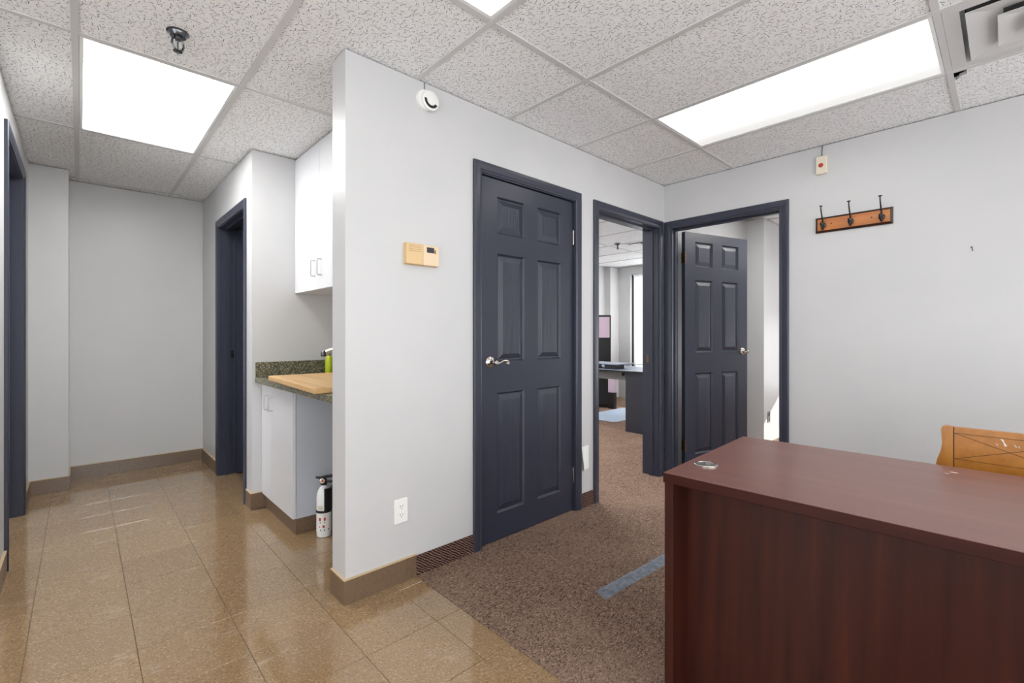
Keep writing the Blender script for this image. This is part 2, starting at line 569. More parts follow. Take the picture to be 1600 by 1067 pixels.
WR = (-1.5, 3.5, 0.05, 2.34)  # wide opening added behind the camera to lift the ceiling brightness
wall_y('wall_left', 'white wall left of the reception area', -1.7, -1.6, -2.4, 2.9, [WL])
WQ = (3.15, 5.05, 0.05, 2.34)  # unseen room and its window, added to brighten the hallway
wall_y('wall_fill_room', 'white wall of the added unseen room left of the hallway, with a fill window', -2.9, -2.8, 3.0, YE, [WQ])
struct(MB().box(-2.9, XL2, 2.9, 3.0, 0, H).build('wall_left_return', 'wall'), 'white wall return beside the hallway opening')
wall_x('wall_rear', 'white wall behind the reception area with added unseen fill glazing', -1.7, 7.5, -2.5, -2.4, [WR])
struct(MB().box(2.45, 2.57, YA2, YE, 0, H).build('wall_office_left', 'wall'), 'white wall between closet and office')
struct(MB().box(2.57, XW, 5.11, YE, 0, H).build('wall_office_back', 'wall'), 'white back wall of the office')
struct(MB().box(7.13, XW, 4.99, 5.11, 0, H).build('wall_office_column', 'wall'), 'white boxed column in the office corner')
struct(MB().box(5.342, XW, 1.78, YA, 0, H).build('wall_side_room_pier', 'wall'), 'white wall pier catching sunlight through the open doorway')
WIN = (2.75, 4.74, 0.53, 2.275)
WIN3 = (-1.3, 1.45, 0.30, 2.275)
wall_y('wall_window', 'white outer wall with the office windows', XW, XW + 0.14, -2.4, YE, [WIN3, WIN])

# ------------------------------------------------------------------ floors
fl = struct(MB().box(-2.9, -1.7, 2.9, YE, -0.06, -0.003).box(-1.7, CARPET_X, -2.5, YE, -0.06, -0.003).box(CARPET_X, 2.45, YA2, YE, -0.06, -0.003).build('floor', 'grout'),
            'glossy speckled brown tile floor of hallway and entrance')
TS = 0.3048
tm = MB().bbox(-TS / 2 + 0.0008, TS / 2 - 0.0008, -TS / 2 + 0.0008, TS / 2 - 0.0008, -0.003, 0.0, 0.0008).mesh('tile')
tm.materials.append(M['floor_tile'])
GX0, GY0 = -0.149, 1.905
def part_tile(x0, x1, y0, y1):
    if x1 - x0 < 0.012 or y1 - y0 < 0.012:
        return
    o = MB().bbox(x0 + 0.0008, x1 - 0.0008, y0 + 0.0008, y1 - 0.0008, -0.003, 0.0, 0.0008).build('tile', 'floor_tile', fl)
ntile = 0
for i in range(-5, 6):
    for j in range(-5, 11):
        x0, y0 = GX0 + i * TS, GY0 + j * TS
        x1, y1 = x0 + TS, y0 + TS
        # region limits
        xa = XL2 if y0 + 0.05 > 2.9 else -1.6
        xb = CARPET_X if y1 < YA + 0.2 else (XNB if (y0 > YA - 0.1 and y1 < YN + 0.1) else XH)
        ya, yb = -2.4, YE
        if y0 > YN - 0.3:
            xb = XH2
        if y0 < YN < y1:
            xb = XH
        cx0, cx1 = max(x0, xa), min(x1, xb)
        cy0, cy1 = max(y0, ya), min(y1, yb)
        if cx1 <= cx0 or cy1 <= cy0:
            continue
        if abs(cx1 - cx0 - TS) < 1e-4 and abs(cy1 - cy0 - TS) < 1e-4:
            link('tile', tm, fl, ((x0 + x1) / 2, (y0 + y1) / 2, 0))
        else:
            part_tile(cx0, cx1, cy0, cy1)
m = MB().box(CARPET_X, XB, -2.5, YA, -0.06, 0.002).box(2.45, 7.5, YA, YE, -0.06, 0.002).box(XB, 7.5, -2.5, YA, -0.06, 0.002)
m.box(1.5, 2.45, YA, YA2, -0.06, 0.002)
struct(m.build('floor_carpet', 'carpet'), 'brown ribbed loop carpet of reception and offices')

# ------------------------------------------------------------------ suspended ceiling
ce = struct(MB().box(-3.0, 7.6, -2.6, 5.4, 2.60, 2.66).build('ceiling', 'plenum'), 'suspended ceiling of fissured white acoustic tiles')
GX, GY, CX, CY = 0.594, 1.41, 0.6096, 1.2192
BX0, BX1, BY0, BY1 = -2.9, 7.5, -2.5, 5.29
ZT = H + 0.006                 # underside of the panels
lamp_cells = {(0, -1): 'a', (3, -1): 'b', (-1, 1): 'c', (0, -3): 'd', (3, -3): 'd', (-3, -1): 'd', (4, 1): 'd', (6, -1): 'd', (9, -2): 'd', (6, 2): 'd', (10, 1): 'd'}
vent_cells = {(3, -2): 'v', (8, 1): 'w'}
pan = MB().box(-CX / 2 + 0.004, CX / 2 - 0.004, -CY / 2 + 0.004, CY / 2 - 0.004, 0, 0.015).mesh('ceiling_panel')
pan.materials.append(M['ceiling'])
bar_y = MB().box(-0.012, 0.012, -CY / 2, CY / 2, -0.0, 0.0055).box(-0.002, 0.002, -CY / 2, CY / 2, 0.0055, 0.035).mesh('grid_runner')
bar_y.materials.append(M['grid_paint'])
bar_x = MB().box(-CX / 2 + 0.012, CX / 2 - 0.012, -0.012, 0.012, 0.0008, 0.0055).box(-CX / 2 + 0.012, CX / 2 - 0.012, -0.002, 0.002, 0.0055, 0.035).mesh('grid_tee')
bar_x.materials.append(M['grid_paint'])
def panel_piece(x0, x1, y0, y1, notch=False):
    if notch:
        poly = [(x0 + 0.115, y1), (x0 + 0.104, y1 - 0.022), (x0 + 0.085, y1 - 0.026), (x0 + 0.070, y1 - 0.050), (x0, y1 - 0.058), (x0, y0), (x1, y0), (x1, y1)]
        MB().prism(poly, ZT, ZT + 0.015).build('ceiling_panel', 'ceiling', ce)
    else:
        MB().box(x0, x1, y0, y1, ZT, ZT + 0.015).build('ceiling_panel', 'ceiling', ce)
for i in range(-6, 12):
    for j in range(-4, 4):
        x0, y0 = GX + i * CX, GY + j * CY
        x1, y1 = x0 + CX, y0 + CY
        # main runner at x0, cross tee at y0
        if BX0 < x0 < BX1:
            ya, yb = max(y0, BY0), min(y1, BY1)
            if yb - ya > 0.05:
                if abs(yb - ya - CY) < 1e-3:
                    link('grid_runner', bar_y, ce, (x0, (y0 + y1) / 2, H))
                else:
                    MB().box(x0 - 0.012, x0 + 0.012, ya, yb, H, H + 0.0055).build('grid_runner', 'grid_paint', ce)
        if BY0 < y0 < BY1 and x0 > BX0 - 0.3 and x1 < BX1 + 0.3:
            link('grid_tee', bar_x, ce, ((x0 + x1) / 2, y0, H))
        if lamp_cells.get((i, j)) or (i, j) in vent_cells:
            if (i, j) == (3, -2):
                panel_piece(x0 + 0.004, x1 - 0.004, y0 + 0.004, y0 + CY / 2 - 0.004)
                link('grid_tee', bar_x, ce, ((x0 + x1) / 2, y0 + CY / 2, H))
            if (i, j) == (8, 1):
                panel_piece(x0 + 0.004, x1 - 0.004, y0 + 0.004, y0 + 0.41)
                panel_piece(x0 + 0.004, x1 - 0.004, y0 + 1.02, y1 - 0.004)
            continue
        xa, xb, ya, yb = max(x0, BX0), min(x1, BX1), max(y0, BY0), min(y1, BY1)
        if xb - xa < 0.05 or yb - ya < 0.05:
            continue
        if (i, j) == (4, -2):
            panel_piece(x0 + 0.004, x1 - 0.004, y0 + 0.004, y1 - 0.004, notch=True)
        elif abs(xb - xa - CX) < 1e-3 and abs(yb - ya - CY) < 1e-3:
            link('ceiling_panel', pan, ce, ((x0 + x1) / 2, (y0 + y1) / 2, ZT))
        else:
            panel_piece(xa + 0.004, xb - 0.004, ya + 0.004, yb - 0.004)
# thin wall angle along the walls in view
def angle_trim(x0, x1, y0, y1):
    MB().box(x0, x1, y0, y1, H - 0.003, H + 0.004).build('wall_angle', 'grid_paint', ce)

def troffer(i, j, mat, label):
    x, y = GX + (i + 0.5) * CX, GY + (j + 0.5) * CY
    r = empty('ceiling_light', (x, y, H))
    tag(r, label, 'ceiling light', 'recessed fluorescent ceiling lights')
    hx, hy = CX / 2 - 0.013, CY / 2 - 0.013
    m = MB()
    for (a, b, c, d) in ((-hx, hx, -hy, -hy + 0.014), (-hx, hx, hy - 0.014, hy), (-hx, -hx + 0.014, -hy + 0.014, hy - 0.014), (hx - 0.014, hx, -hy + 0.014, hy - 0.014)):
        m.box(a, b, c, d, 0.002, 0.012)
    m.build('frame', 'white_enamel', r)
    m = MB()
    m.box(-hx, hx, -hy, hy, 0.10, 0.105)
    for (a, b, c, d) in ((-hx, hx, -hy, -hy + 0.004), (-hx, hx, hy - 0.004, hy), (-hx, -hx + 0.004, -hy, hy), (hx - 0.004, hx, -hy, hy)):
        m.box(a, b, c, d, 0.012, 0.10)
    m.build('housing', 'white_enamel', r)
    # the prismatic lens, bulging very slightly
    MB().box(-hx + 0.014, hx - 0.014, -hy + 0.014, hy - 0.014, 0.006, 0.009).build('lens', mat, r)
    return r
TL = {(0, -1): ('lens_top', 'ceiling light at the top edge above the white wall end'),
      (3, -1): ('lens_main', 'long lit ceiling light above the coat hook wall'),
      (-1, 1): ('lens_hall', 'lit ceiling light in the hallway ceiling'),
      (0, -3): ('fill_lens_rear', 'added unseen ceiling light behind the reception desk, nearer the entrance'),
      (3, -3): ('fill_lens_rear', 'added unseen ceiling light in the rear of the reception by the right wall'),
      (-3, -1): ('fill_lens_rear', 'added unseen ceiling light over the left side of the reception'),
      (4, 1): ('fill_lens_office', 'added unseen ceiling light just inside the office doorway'),
      (6, -1): ('fill_lens_side', 'added unseen ceiling light inside the side room by its door'),
      (9, -2): ('fill_lens_side', 'added unseen ceiling light inside the side room by its window'),
      (6, 2): ('fill_lens_office', 'added unseen ceiling light along the back wall of the office'),
      (10, 1): ('fill_lens_office', 'added unseen ceiling light by the office window')}
for (i, j), (mt, lb) in TL.items():
    troffer(i, j, mt, lb)

# ------------------------------------------------------------------ baseboards
def base_run(root, axis, fixed, a, b, sgn, mat, h=0.105, th=0.011, piece=TS, off=0.0, cap=True):
    """pieces of skirting along an axis; sgn = side of the wall face they stand on"""
    s = a
    first = True
    while s < b - 1e-4:
        e = min(b, s + (piece - off if first and off else piece))
        first = False
        g = 0.0006
        f0, f1 = (fixed, fixed + sgn * th) if sgn > 0 else (fixed + sgn * th, fixed)
        m = MB()
        c = MB()
        if axis == 0:
            m.bbox(s + g, e - g, f0, f1, 0.0, h, 0.001)
            c.box(s, e, f0, f1 + (0.0005 if sgn > 0 else 0), h, h + 0.004)
        else:
            m.bbox(f0, f1, s + g, e - g, 0.0, h, 0.001)
            c.box(f0, f1, s, e, h, h + 0.004)
        if root is None:
            root = 0
        o = m.build('skirting_piece', mat, root)
        if cap:
            c.build('edge_trim', 'tan_trim', o)
        s = e
def base_root(name, label):
    return struct(empty(name), label)
r = base_root('baseboard_center', 'brown tile and carpet baseboard along the wall with the closed door')
base_run(r, 0, YA, XH - 0.011, 1.195, -1, 'base_tile', off=0.0)
base_run(r, 1, XH, YA, YA2, -1, 'base_tile', piece=0.2)
base_run(r, 0, YA, 1.196, 1.560, -1, 'carpet_skirting', h=0.098, th=0.009, piece=0.5, cap=False)
base_run(r, 0, YA, 2.458, 2.610, -1, 'carpet_skirting', h=0.098, th=0.009, piece=0.5, cap=False)
r = base_root('baseboard_hall_end', 'brown tile baseboard at the far end of the hallway')
base_run(r, 0, YE, -0.064, XH, -1, 'base_tile')
base_run(r, 0, 4.85, XL, -0.064, -1, 'base_tile')
base_run(r, 1, -0.064, 4.85, YE, 1, 'base_tile')
r = base_root('baseboard_hall_right', 'brown tile baseboard beside the dark hallway doorway')
base_run(r, 1, XH, 4.545, YE, -1, 'base_tile')
base_run(r, 1, XH, YN, 3.595, -1, 'base_tile')
base_run(r, 0, YN, XH - 0.011, 0.928, -1, 'base_tile')
r = base_root('baseboard_hall_left', 'brown tile baseboard beside the doorway at the left edge')
base_run(r, 1, XL, 4.425, 4.85, 1, 'base_tile')
base_run(r, 1, XL, 2.9, 3.375, 1, 'base_tile')
r = base_root('baseboard_right', 'dark carpet baseboard along the coat hook wall')
base_run(r, 1, XB, -2.4, 1.03, -1, 'carpet_skirting', h=0.098, th=0.009, piece=1.2, cap=False)

# ------------------------------------------------------------------ doors
CAS = 0.057
PROF = [(0.0, 0.0), (0.0, 0.008), (0.006, 0.010), (0.010, 0.0095), (0.016, 0.013), (0.040, 0.0165), (0.052, 0.0165), (0.057, 0.013), (0.057, 0.0)]
def frame(root, w, top, depth, reveal=0.006, stop_at=0.05, mat='navy_trim', sides=(True,)):
    """local frame: opening 0..w along x, wall face at y=0 (front towards -y), wall body +y"""
    for s in (0, 1):
        m = MB()
        x0 = -J if s == 0 else w
        m.box(x0, x0 + J, -0.001, depth + 0.001, 0.0, top + J)
        m.build('jamb', mat, root)
    MB().box(0, w, -0.001, depth + 0.001, top, top + J).build('jamb_head', mat, root)
    m = MB()
    m.box(0, 0.011, stop_at, stop_at + 0.035, 0, top - 0.011).box(w - 0.011, w, stop_at, stop_at + 0.035, 0, top - 0.011).box(0, w, stop_at, stop_at + 0.035, top - 0.011, top)
    m.build('door_stop', mat, root)
    n = len(PROF)
    def sweep(pa, pb, name, yb=0.0, sg=-1):
        vs_ = [pa(u, tt) for u, tt in PROF] + [pb(u, tt) for u, tt in PROF]
        fs_ = [tuple(range(n)), tuple(range(n, 2 * n))] + [(i, (i + 1) % n, n + (i + 1) % n, n + i) for i in range(n)]
        MB().add(vs_, fs_).build(name, mat, root)
    R = reveal
    for face in range(2):
        def Y(tt):
            return -tt if face == 0 else depth + tt
        sweep(lambda u, tt: (-R - u, Y(tt), 0.0), lambda u, tt: (-R - u, Y(tt), top + R + u), 'casing')
        sweep(lambda u, tt: (w + R + u, Y(tt), 0.0), lambda u, tt: (w + R + u, Y(tt), top + R + u), 'casing')
        sweep(lambda u, tt: (-R - u, Y(tt), top + R + u), lambda u, tt: (w + R + u, Y(tt), top + R + u), 'casing_head')

def panel_geo(x0, x1, z0, z1, T):
    """moulded raised panel, both faces"""
    rings = [(0.0, 0.0), (0.009, 0.0120), (0.016, 0.0120), (0.044, 0.0015)]
    vs_, fs_ = [], []
    for side in (1, -1):
        base = len(vs_)
        for ins, dep in rings:
            y = side * (T / 2 - dep)
            vs_ += [(x0 + ins, y, z0 + ins), (x1 - ins, y, z0 + ins), (x1 - ins, y, z1 - ins), (x0 + ins, y, z1 - ins)]
        for k in range(len(rings) - 1):
            for e in range(4):
                a, b = base + k * 4 + e, base + k * 4 + (e + 1) % 4
                fs_.append((a, b, b + 4, a + 4))
        q = base + (len(rings) - 1) * 4
        fs_.append((q, q + 1, q + 2, q + 3))
    o = len(rings) * 4
    for e in range(4):
        a, b = e, (e + 1) % 4
        fs_.append((a, b, o + b, o + a))
    return MB().add(vs_, fs_)

def leaf(root, w, h, T=0.036, hinge_sides=(1,), loc=(0, 0, 0), rotz=0.0, handles=(1, -1), knob='nickel', hinge_mat='nickel', lever=1, hz=1.012, hinge_zs=(0.228, 1.81)):
    """leaf in local coords: hinge edge at x=0, free edge at x=w, thickness centred on y=0"""
    st = 0.120
    mu = 0.112
    pw = (w - 2 * st - mu) / 2
    cols = [(st, st + pw), (st + pw + mu, w - st)]
    rows = [(0.150, 0.835), (1.012, 1.628), (1.742, 1.952)]
    xs = [0, cols[0][0], cols[0][1], cols[1][0], cols[1][1], w]
    zs = [0] + [z for r_ in rows for z in r_] + [h]
    m = MB()
    for a in range(5):
        for b in range(len(zs) - 1):
            if a in (1, 3) and b in (1, 3, 5):
                continue
            for s in (1, -1):
                y = s * T / 2
                m.add([(xs[a], y, zs[b]), (xs[a + 1], y, zs[b]), (xs[a + 1], y, zs[b + 1]), (xs[a], y, zs[b + 1])], [(0, 1, 2, 3)])
    y = T / 2
    m.add([(0, -y, 0), (w, -y, 0), (w, y, 0), (0, y, 0), (0, -y, h), (w, -y, h), (w, y, h), (0, y, h)], [(0, 1, 2, 3), (4, 5, 6, 7), (0, 3, 7, 4), (1, 2, 6, 5)])
    lf = m.build('door_leaf', 'navy_door', root, loc, rotz)
    bmw = bmesh.new(); bmw.from_mesh(lf.data); bmesh.ops.remove_doubles(bmw, verts=bmw.verts[:], dist=1e-5)
    bmesh.ops.recalc_face_normals(bmw, faces=bmw.faces[:]); bmw.to_mesh(lf.data); bmw.free()
    for c in cols:
        for r_ in rows:
            o = panel_geo(c[0], c[1], r_[0], r_[1], T).build('door_panel', 'navy_panel', lf)
    # lever handles
    for s in handles:
        hx = w - 0.066
        yb = s * T / 2
        hd = empty('lever_handle', loc, rotz, root)
        MB().lathe([(0.0325, 0.0), (0.0325, s * 0.004), (0.029, s * 0.008), (0.020, s * 0.011), (0.014, s * 0.014)], (hx, yb, hz), 'Y', 24).build('rosette', knob, hd, smooth=35)
        MB().lathe([(0.013, s * 0.010), (0.0105, s * 0.022), (0.0105, s * 0.045), (0.0135, s * 0.050), (0.0135, s * 0.060), (0.010, s * 0.064)], (hx, yb, hz), 'Y', 20).build('spindle', knob, hd, smooth=35)
        yl = yb + s * 0.054
        pts, rs = [], []
        for k in range(11):
            u = k / 10
            pts.append((hx - u * 0.085 * lever, yl - s * 0.004 * math.sin(u * PI), hz - 0.006 * math.sin(u * 2 * PI) + 0.004 * u))
            rs.append(0.0085 - 0.003 * math.sin(u * PI) )
        cx_, cz_ = hx - 0.085 * lever, hz + 0.004 - 0.009
        for k in range(1, 15):
            a = PI / 2 + k * (2 * PI * 1.25 / 14)
            rad = 0.009 * (1 - 0.55 * k / 14)
            pts.append((cx_ + (math.cos(a) * rad) * lever, yl, cz_ + math.sin(a) * rad))
            rs.append(0.0052 - 0.0017 * k / 14)
        MB().tube(pts, rs, 8).build('lever', knob, hd, smooth=50)
    # hinges with knuckles
    for z in hinge_zs:
        for s in hinge_sides:
            hg = MB()
            hg.lathe([(0.006, -0.046), (0.006, -0.0155)], (-0.002, s * (T / 2 + 0.004), z), 'Z', 10)
            hg.lathe([(0.006, -0.0145), (0.006, 0.0145)], (-0.002, s * (T / 2 + 0.004), z), 'Z', 10)
            hg.lathe([(0.006, 0.0155), (0.006, 0.046)], (-0.002, s * (T / 2 + 0.004), z), 'Z', 10)
            hg.lathe([(0.004, 0.046), (0.005, 0.050), (0.002, 0.053)], (-0.002, s * (T / 2 + 0.004), z), 'Z', 10)
            hg.box(-0.0016, 0.0002, -T / 2 + 0.002, T / 2 + 0.003, z - 0.045, z + 0.045)
            hg.build('hinge', hinge_mat, root, loc, rotz, smooth=40)
    return lf

# door 1: closed closet door in the centre wall
d1 = struct(empty('door_1', (D1[0], YA, 0)), 'closed navy six panel door in the white wall')
frame(d1, D1[1] - D1[0], D1[2], YA2 - YA, stop_at=0.052)
leaf(d1, D1[1] - D1[0] - 0.006, 2.046, loc=(D1[1] - D1[0] - 0.003, 0.030, 0.008), rotz=PI, handles=(1,), hinge_sides=(1,))
# door 2: open office doorway
d2 = struct(empty('door_2', (D2[0], YA, 0)), 'open navy framed doorway into the office')
frame(d2, D2[1] - D2[0], D2[2], YA2 - YA, stop_at=0.045)
st = MB().box(-0.0015, 0.0, 0.085, 0.107, 0.94, 1.0).build('strike_plate', 'bronze', d2, (D2[1] - D2[0], 0, 0))
# door 3: doorway in the right wall, leaf swung inwards
d3 = struct(empty('door_3', (XB, D3[1], 0), -PI / 2), 'navy six panel door standing open in the right wall')
frame(d3, D3[1] - D3[0], D3[2], XB2 - XB, stop_at=0.040)
LA = math.radians(90 - 16.4)
leaf(d3, 0.782, 2.030, loc=(0.034, 0.130, 0.010), rotz=LA, handles=(1, -1), hinge_sides=(-1,), knob='nickel', hinge_mat='bronze')
# door 4: dark doorway in the hall
d4 = struct(empty('door_4', (XH, D4[1], 0), -PI / 2), 'navy framed doorway to a dark room off the hallway')
frame(d4, D4[1] - D4[0], D4[2], XH2 - XH, stop_at=0.045)
leaf(d4, 0.80, 2.04, loc=(0.022, XH2 - XH + 0.004, 0.010), rotz=math.radians(88), handles=(), hinge_sides=())
MB().box(0.0, 0.0015, 0.085, 0.107, 0.98, 1.04).build('strike_plate', 'dark_chrome', d4)
# door 5: doorway at the left edge
d5 = struct(empty('door_5', (XL, D5[0], 0), PI / 2), 'navy framed doorway at the left edge of the hallway')
frame(d5, D5[1] - D5[0], D5[2], XL - XL2, stop_at=0.055)
leaf(d5, D5[1] - D5[0] - 0.006, 2.166, loc=(D5[1] - D5[0] + 0.022, XL - XL2 + 0.004, 0.008), rotz=math.radians(91), handles=(), hinge_sides=())

# ------------------------------------------------------------------ windows
def window(name, label, ya, yb, za, zb, slat_to, tilt):
    r = struct(empty(name, (XW, (ya + yb) / 2, za)), label)
    hw, hh = (yb - ya) / 2, zb - za
    def bar(y0, y1, z0, z1, nm='window_frame'):
        MB().bbox(0.05, 0.10, y0, y1, z0, z1, 0.002).build(nm, 'frame_black', r)
    bar(-hw, -hw + 0.05, 0, hh); bar(hw - 0.05, hw, 0, hh)
    bar(-hw + 0.05, hw - 0.05, 0, 0.05); bar(-hw + 0.05, hw - 0.05, hh - 0.05, hh)
    bar(-0.02, 0.02, 0.05, hh - 0.05, 'mullion')
    MB().box(0.072, 0.077, -hw + 0.05, hw - 0.05, 0.05, hh - 0.05).build('pane', 'pane_glass', r)
    MB().bbox(-0.03, 0.05, -hw, hw, -0.02, 0.0, 0.003).build('window_sill', 'frame_black', r)
    # mini blind
    m = MB()
    z = hh - 0.05
    c, s = math.cos(tilt) * 0.0125, math.sin(tilt) * 0.0125
    while z > slat_to:
        m.add([(0.02 - c, -hw + 0.06, z - s), (0.02 + c, -hw + 0.06, z + s), (0.02 + c, hw - 0.06, z + s), (0.02 - c, hw - 0.06, z - s)], [(0, 1, 2, 3)])
        z -= 0.0215
    sl = m.build('blind_slats', 'blind_white', r); sl['kind'] = 'stuff'
    MB().bbox(0.005, 0.035, -hw + 0.055, hw - 0.055, hh - 0.035, hh - 0.005, 0.003).build('blind_headrail', 'blind_white', r)
    MB().bbox(0.008, 0.032, -hw + 0.06, hw - 0.06, slat_to - 0.015, slat_to, 0.003).build('blind_bottom_rail', 'blind_white', r)
    return r
window('window_1', 'office window with black frame and white blind', *WIN, 0.10, math.radians(-48))
window('window_2', 'side room window with half lowered blind', *WIN3, 1.07, math.radians(-60))

# storefront adds unseen glazing behind and beside the camera for fill light
def fill_glazing(name, label, loc, rotz, w, za, zb):
    r = struct(empty(name, loc, rotz), label)
    n = max(2, round(w / 1.2))
    for k in range(n + 1):
        x = w * k / n
        MB().bbox(max(0, x - 0.025), min(w, x + 0.025), 0.02, 0.08, za, zb, 0.002).build('mullion', 'frame_black', r)
    for z in (za, zb - 0.05):
        MB().bbox(0.025, w - 0.025, 0.02, 0.08, z, z + 0.05, 0.002).build('window_frame', 'frame_black', r)
    for k in range(n):
        MB().box(w * k / n + 0.025, w * (k + 1) / n - 0.025, 0.048, 0.053, za + 0.05, zb - 0.05).build('pane', 'pane_glass', r)
fill_glazing('fill_window_left', 'added unseen fill window beside the reception', (-1.6, WL[0], 0), PI / 2, WL[1] - WL[0], WL[2], WL[3])
fill_glazing('fill_window_room', 'fill window of the added unseen room left of the hallway', (-2.8, WQ[0], 0), PI / 2, WQ[1] - WQ[0], WQ[2], WQ[3])
fill_glazing('fill_window_rear', 'added unseen fill glazing behind the reception', (WR[1], -2.4, 0), PI, WR[1] - WR[0], WR[2], WR[3])

# ------------------------------------------------------------------ reception desk
DW, DL, DH = 0.714, 1.60, 0.75
ROT = math.radians(2.4)
# local: x = depth (front at 0, back at DW), y = 0 at the left end, running to -DL
dk = empty('reception_desk', (1.316, 0.727, 0.0), ROT)
tag(dk, 'dark mahogany laminate reception desk with a grommet', 'desk')
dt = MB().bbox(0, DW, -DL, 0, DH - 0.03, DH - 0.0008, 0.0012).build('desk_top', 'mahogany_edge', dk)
MB().box(0.0012, DW - 0.0012, -DL + 0.0012, -0.0012, DH - 0.0008, DH).build('top_laminate', 'mahogany_top_sheen', dt)
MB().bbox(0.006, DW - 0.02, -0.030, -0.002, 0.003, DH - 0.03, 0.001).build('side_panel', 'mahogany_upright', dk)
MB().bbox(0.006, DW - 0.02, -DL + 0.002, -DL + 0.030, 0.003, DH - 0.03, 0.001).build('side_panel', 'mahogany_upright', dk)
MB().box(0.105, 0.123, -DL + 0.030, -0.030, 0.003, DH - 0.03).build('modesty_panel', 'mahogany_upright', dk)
g = MB().lathe([(0.037, -0.002), (0.037, 0.0025), (0.034, 0.0045), (0.029, 0.0045), (0.028, 0.002)], (0.175, -0.062, DH), 'Z', 32).build('grommet', 'nickel', dk, smooth=40)
MB().lathe([(0.028, 0.0), (0.028, 0.0032), (0.020, 0.0036)], (0.175, -0.062, DH), 'Z', 32).build('grommet_cap', 'satin_grey', g, smooth=40)
MB().bbox(0.175 + 0.002, 0.175 + 0.020, -0.075, -0.060, DH + 0.0036, DH + 0.0050, 0.0008).build('cap_tab', 'nickel', g)
for (x, y, a, b) in ((0.628, -0.640, 0.010, 0.003), (0.600, -0.625, 0.006, 0.002)):
    MB().prism([(x, y - a), (x + b, y - a * 0.2), (x + b * 0.6, y + a), (x - b, y + a * 0.5), (x - b * 0.5, y - a * 0.6)], DH, DH + 0.0004).build('paint_chip', 'chip_white', dk)

# ------------------------------------------------------------------ wooden chair behind the desk
CHX, CHY = 2.225, 0.168
ch = empty('wooden_chair', (CHX, -0.004, 0.0), 0.0)
tag(ch, 'honey oak chair with crossed grooves and white scuffs behind the desk', 'chair')
HWD = 0.172
# side posts: gently waved outline, facing -x
for s in (1, -1):
    outer = [(HWD - 0.004, 0.0), (HWD - 0.004, 0.44), (HWD + 0.008, 0.62), (HWD + 0.010, 0.700), (HWD + 0.004, 0.735), (HWD - 0.005, 0.765), (HWD - 0.009, 0.795), (HWD - 0.007, 0.825), (HWD - 0.006, 0.842), (HWD - 0.010, 0.852), (HWD - 0.018, 0.8555)]
    inner = [(HWD - 0.037, 0.8545), (HWD - 0.037, 0.0)]
    poly = [(y * s, z) for y, z in outer + inner]
    MB().prism(poly, 0.0, 0.026, axis=0).build('back_post', 'oak', ch)
# framed back panel
pw = HWD - 0.037
pn = MB().box(0.006, 0.020, -pw, pw, 0.64, 0.8535).build('back_panel', 'oak_panel', ch)
# proud rail round the panel, and grooves cut as dark inlays
def groove(y0, z0, y1, z1, w=0.0016, nm='groove'):
    d = Vector((0, y1 - y0, z1 - z0)); n_ = Vector((0, -d.z, d.y)).normalized() * w / 2
    a, b = Vector((0.0055, y0, z0)), Vector((0.0055, y1, z1))
    m = MB()
    vs_ = [a - n_, b - n_, b + n_, a + n_]
    m.add([v_[:] for v_ in vs_] + [(v_.x + 0.003, v_.y, v_.z) for v_ in vs_], [(0, 1, 2, 3), (4, 5, 6, 7), (0, 1, 5, 4), (1, 2, 6, 5), (2, 3, 7, 6), (3, 0, 4, 7)])
    m.build(nm, 'groove_brown', pn)
zt_, zb_ = 0.832, 0.742
groove(pw - 0.001, 0.64, pw - 0.001, 0.853, 0.004)
groove(-pw + 0.001, 0.64, -pw + 0.001, 0.853, 0.004)
groove(pw - 0.003, zt_, -pw + 0.003, zt_)
groove(pw - 0.003, zb_, -pw + 0.003, zb_)
groove(pw - 0.003, zt_, -pw + 0.003, zb_)
groove(pw - 0.003, zb_, -pw + 0.003, zt_)
for (y, z, a, b) in ((0.014, 0.818, 0.008, 0.012), (0.030, 0.810, 0.004, 0.003), (-0.012, 0.811, 0.004, 0.004), (-0.020, 0.809, 0.003, 0.003)):
    MB().prism([(y - a, z - b * 0.8), (y - a * 0.3, z - b), (y + a * 0.2, z + b * 0.2), (y + a, z + b), (y + a * 0.1, z + b * 0.8), (y - a * 0.2, z + b * 0.1)], 0.0054, 0.0062, axis=0).build('paint_chip', 'chip_white', pn)
MB().bbox(0.004, 0.022, -pw, pw, 0.56, 0.595, 0.002).build('back_rail', 'oak_panel', ch)
MB().bbox(-0.36, 0.03, -HWD, HWD, 0.43, 0.455, 0.006).build('seat', 'oak', ch)
MB().box(-0.34, -0.02, -HWD + 0.02, -HWD + 0.038, 0.36, 0.43).box(-0.34, -0.02, HWD - 0.038, HWD - 0.02, 0.36, 0.43).box(-0.34, -0.322, -HWD + 0.038, HWD - 0.038, 0.36, 0.43).build('apron', 'oak', ch)
for s in (1, -1):
    MB().prism([(-0.345, s * (HWD - 0.04)), (-0.31, s * (HWD - 0.04)), (-0.31, s * (HWD - 0.005)), (-0.345, s * (HWD - 0.005))], 0.002, 0.43).build('leg', 'oak', ch)

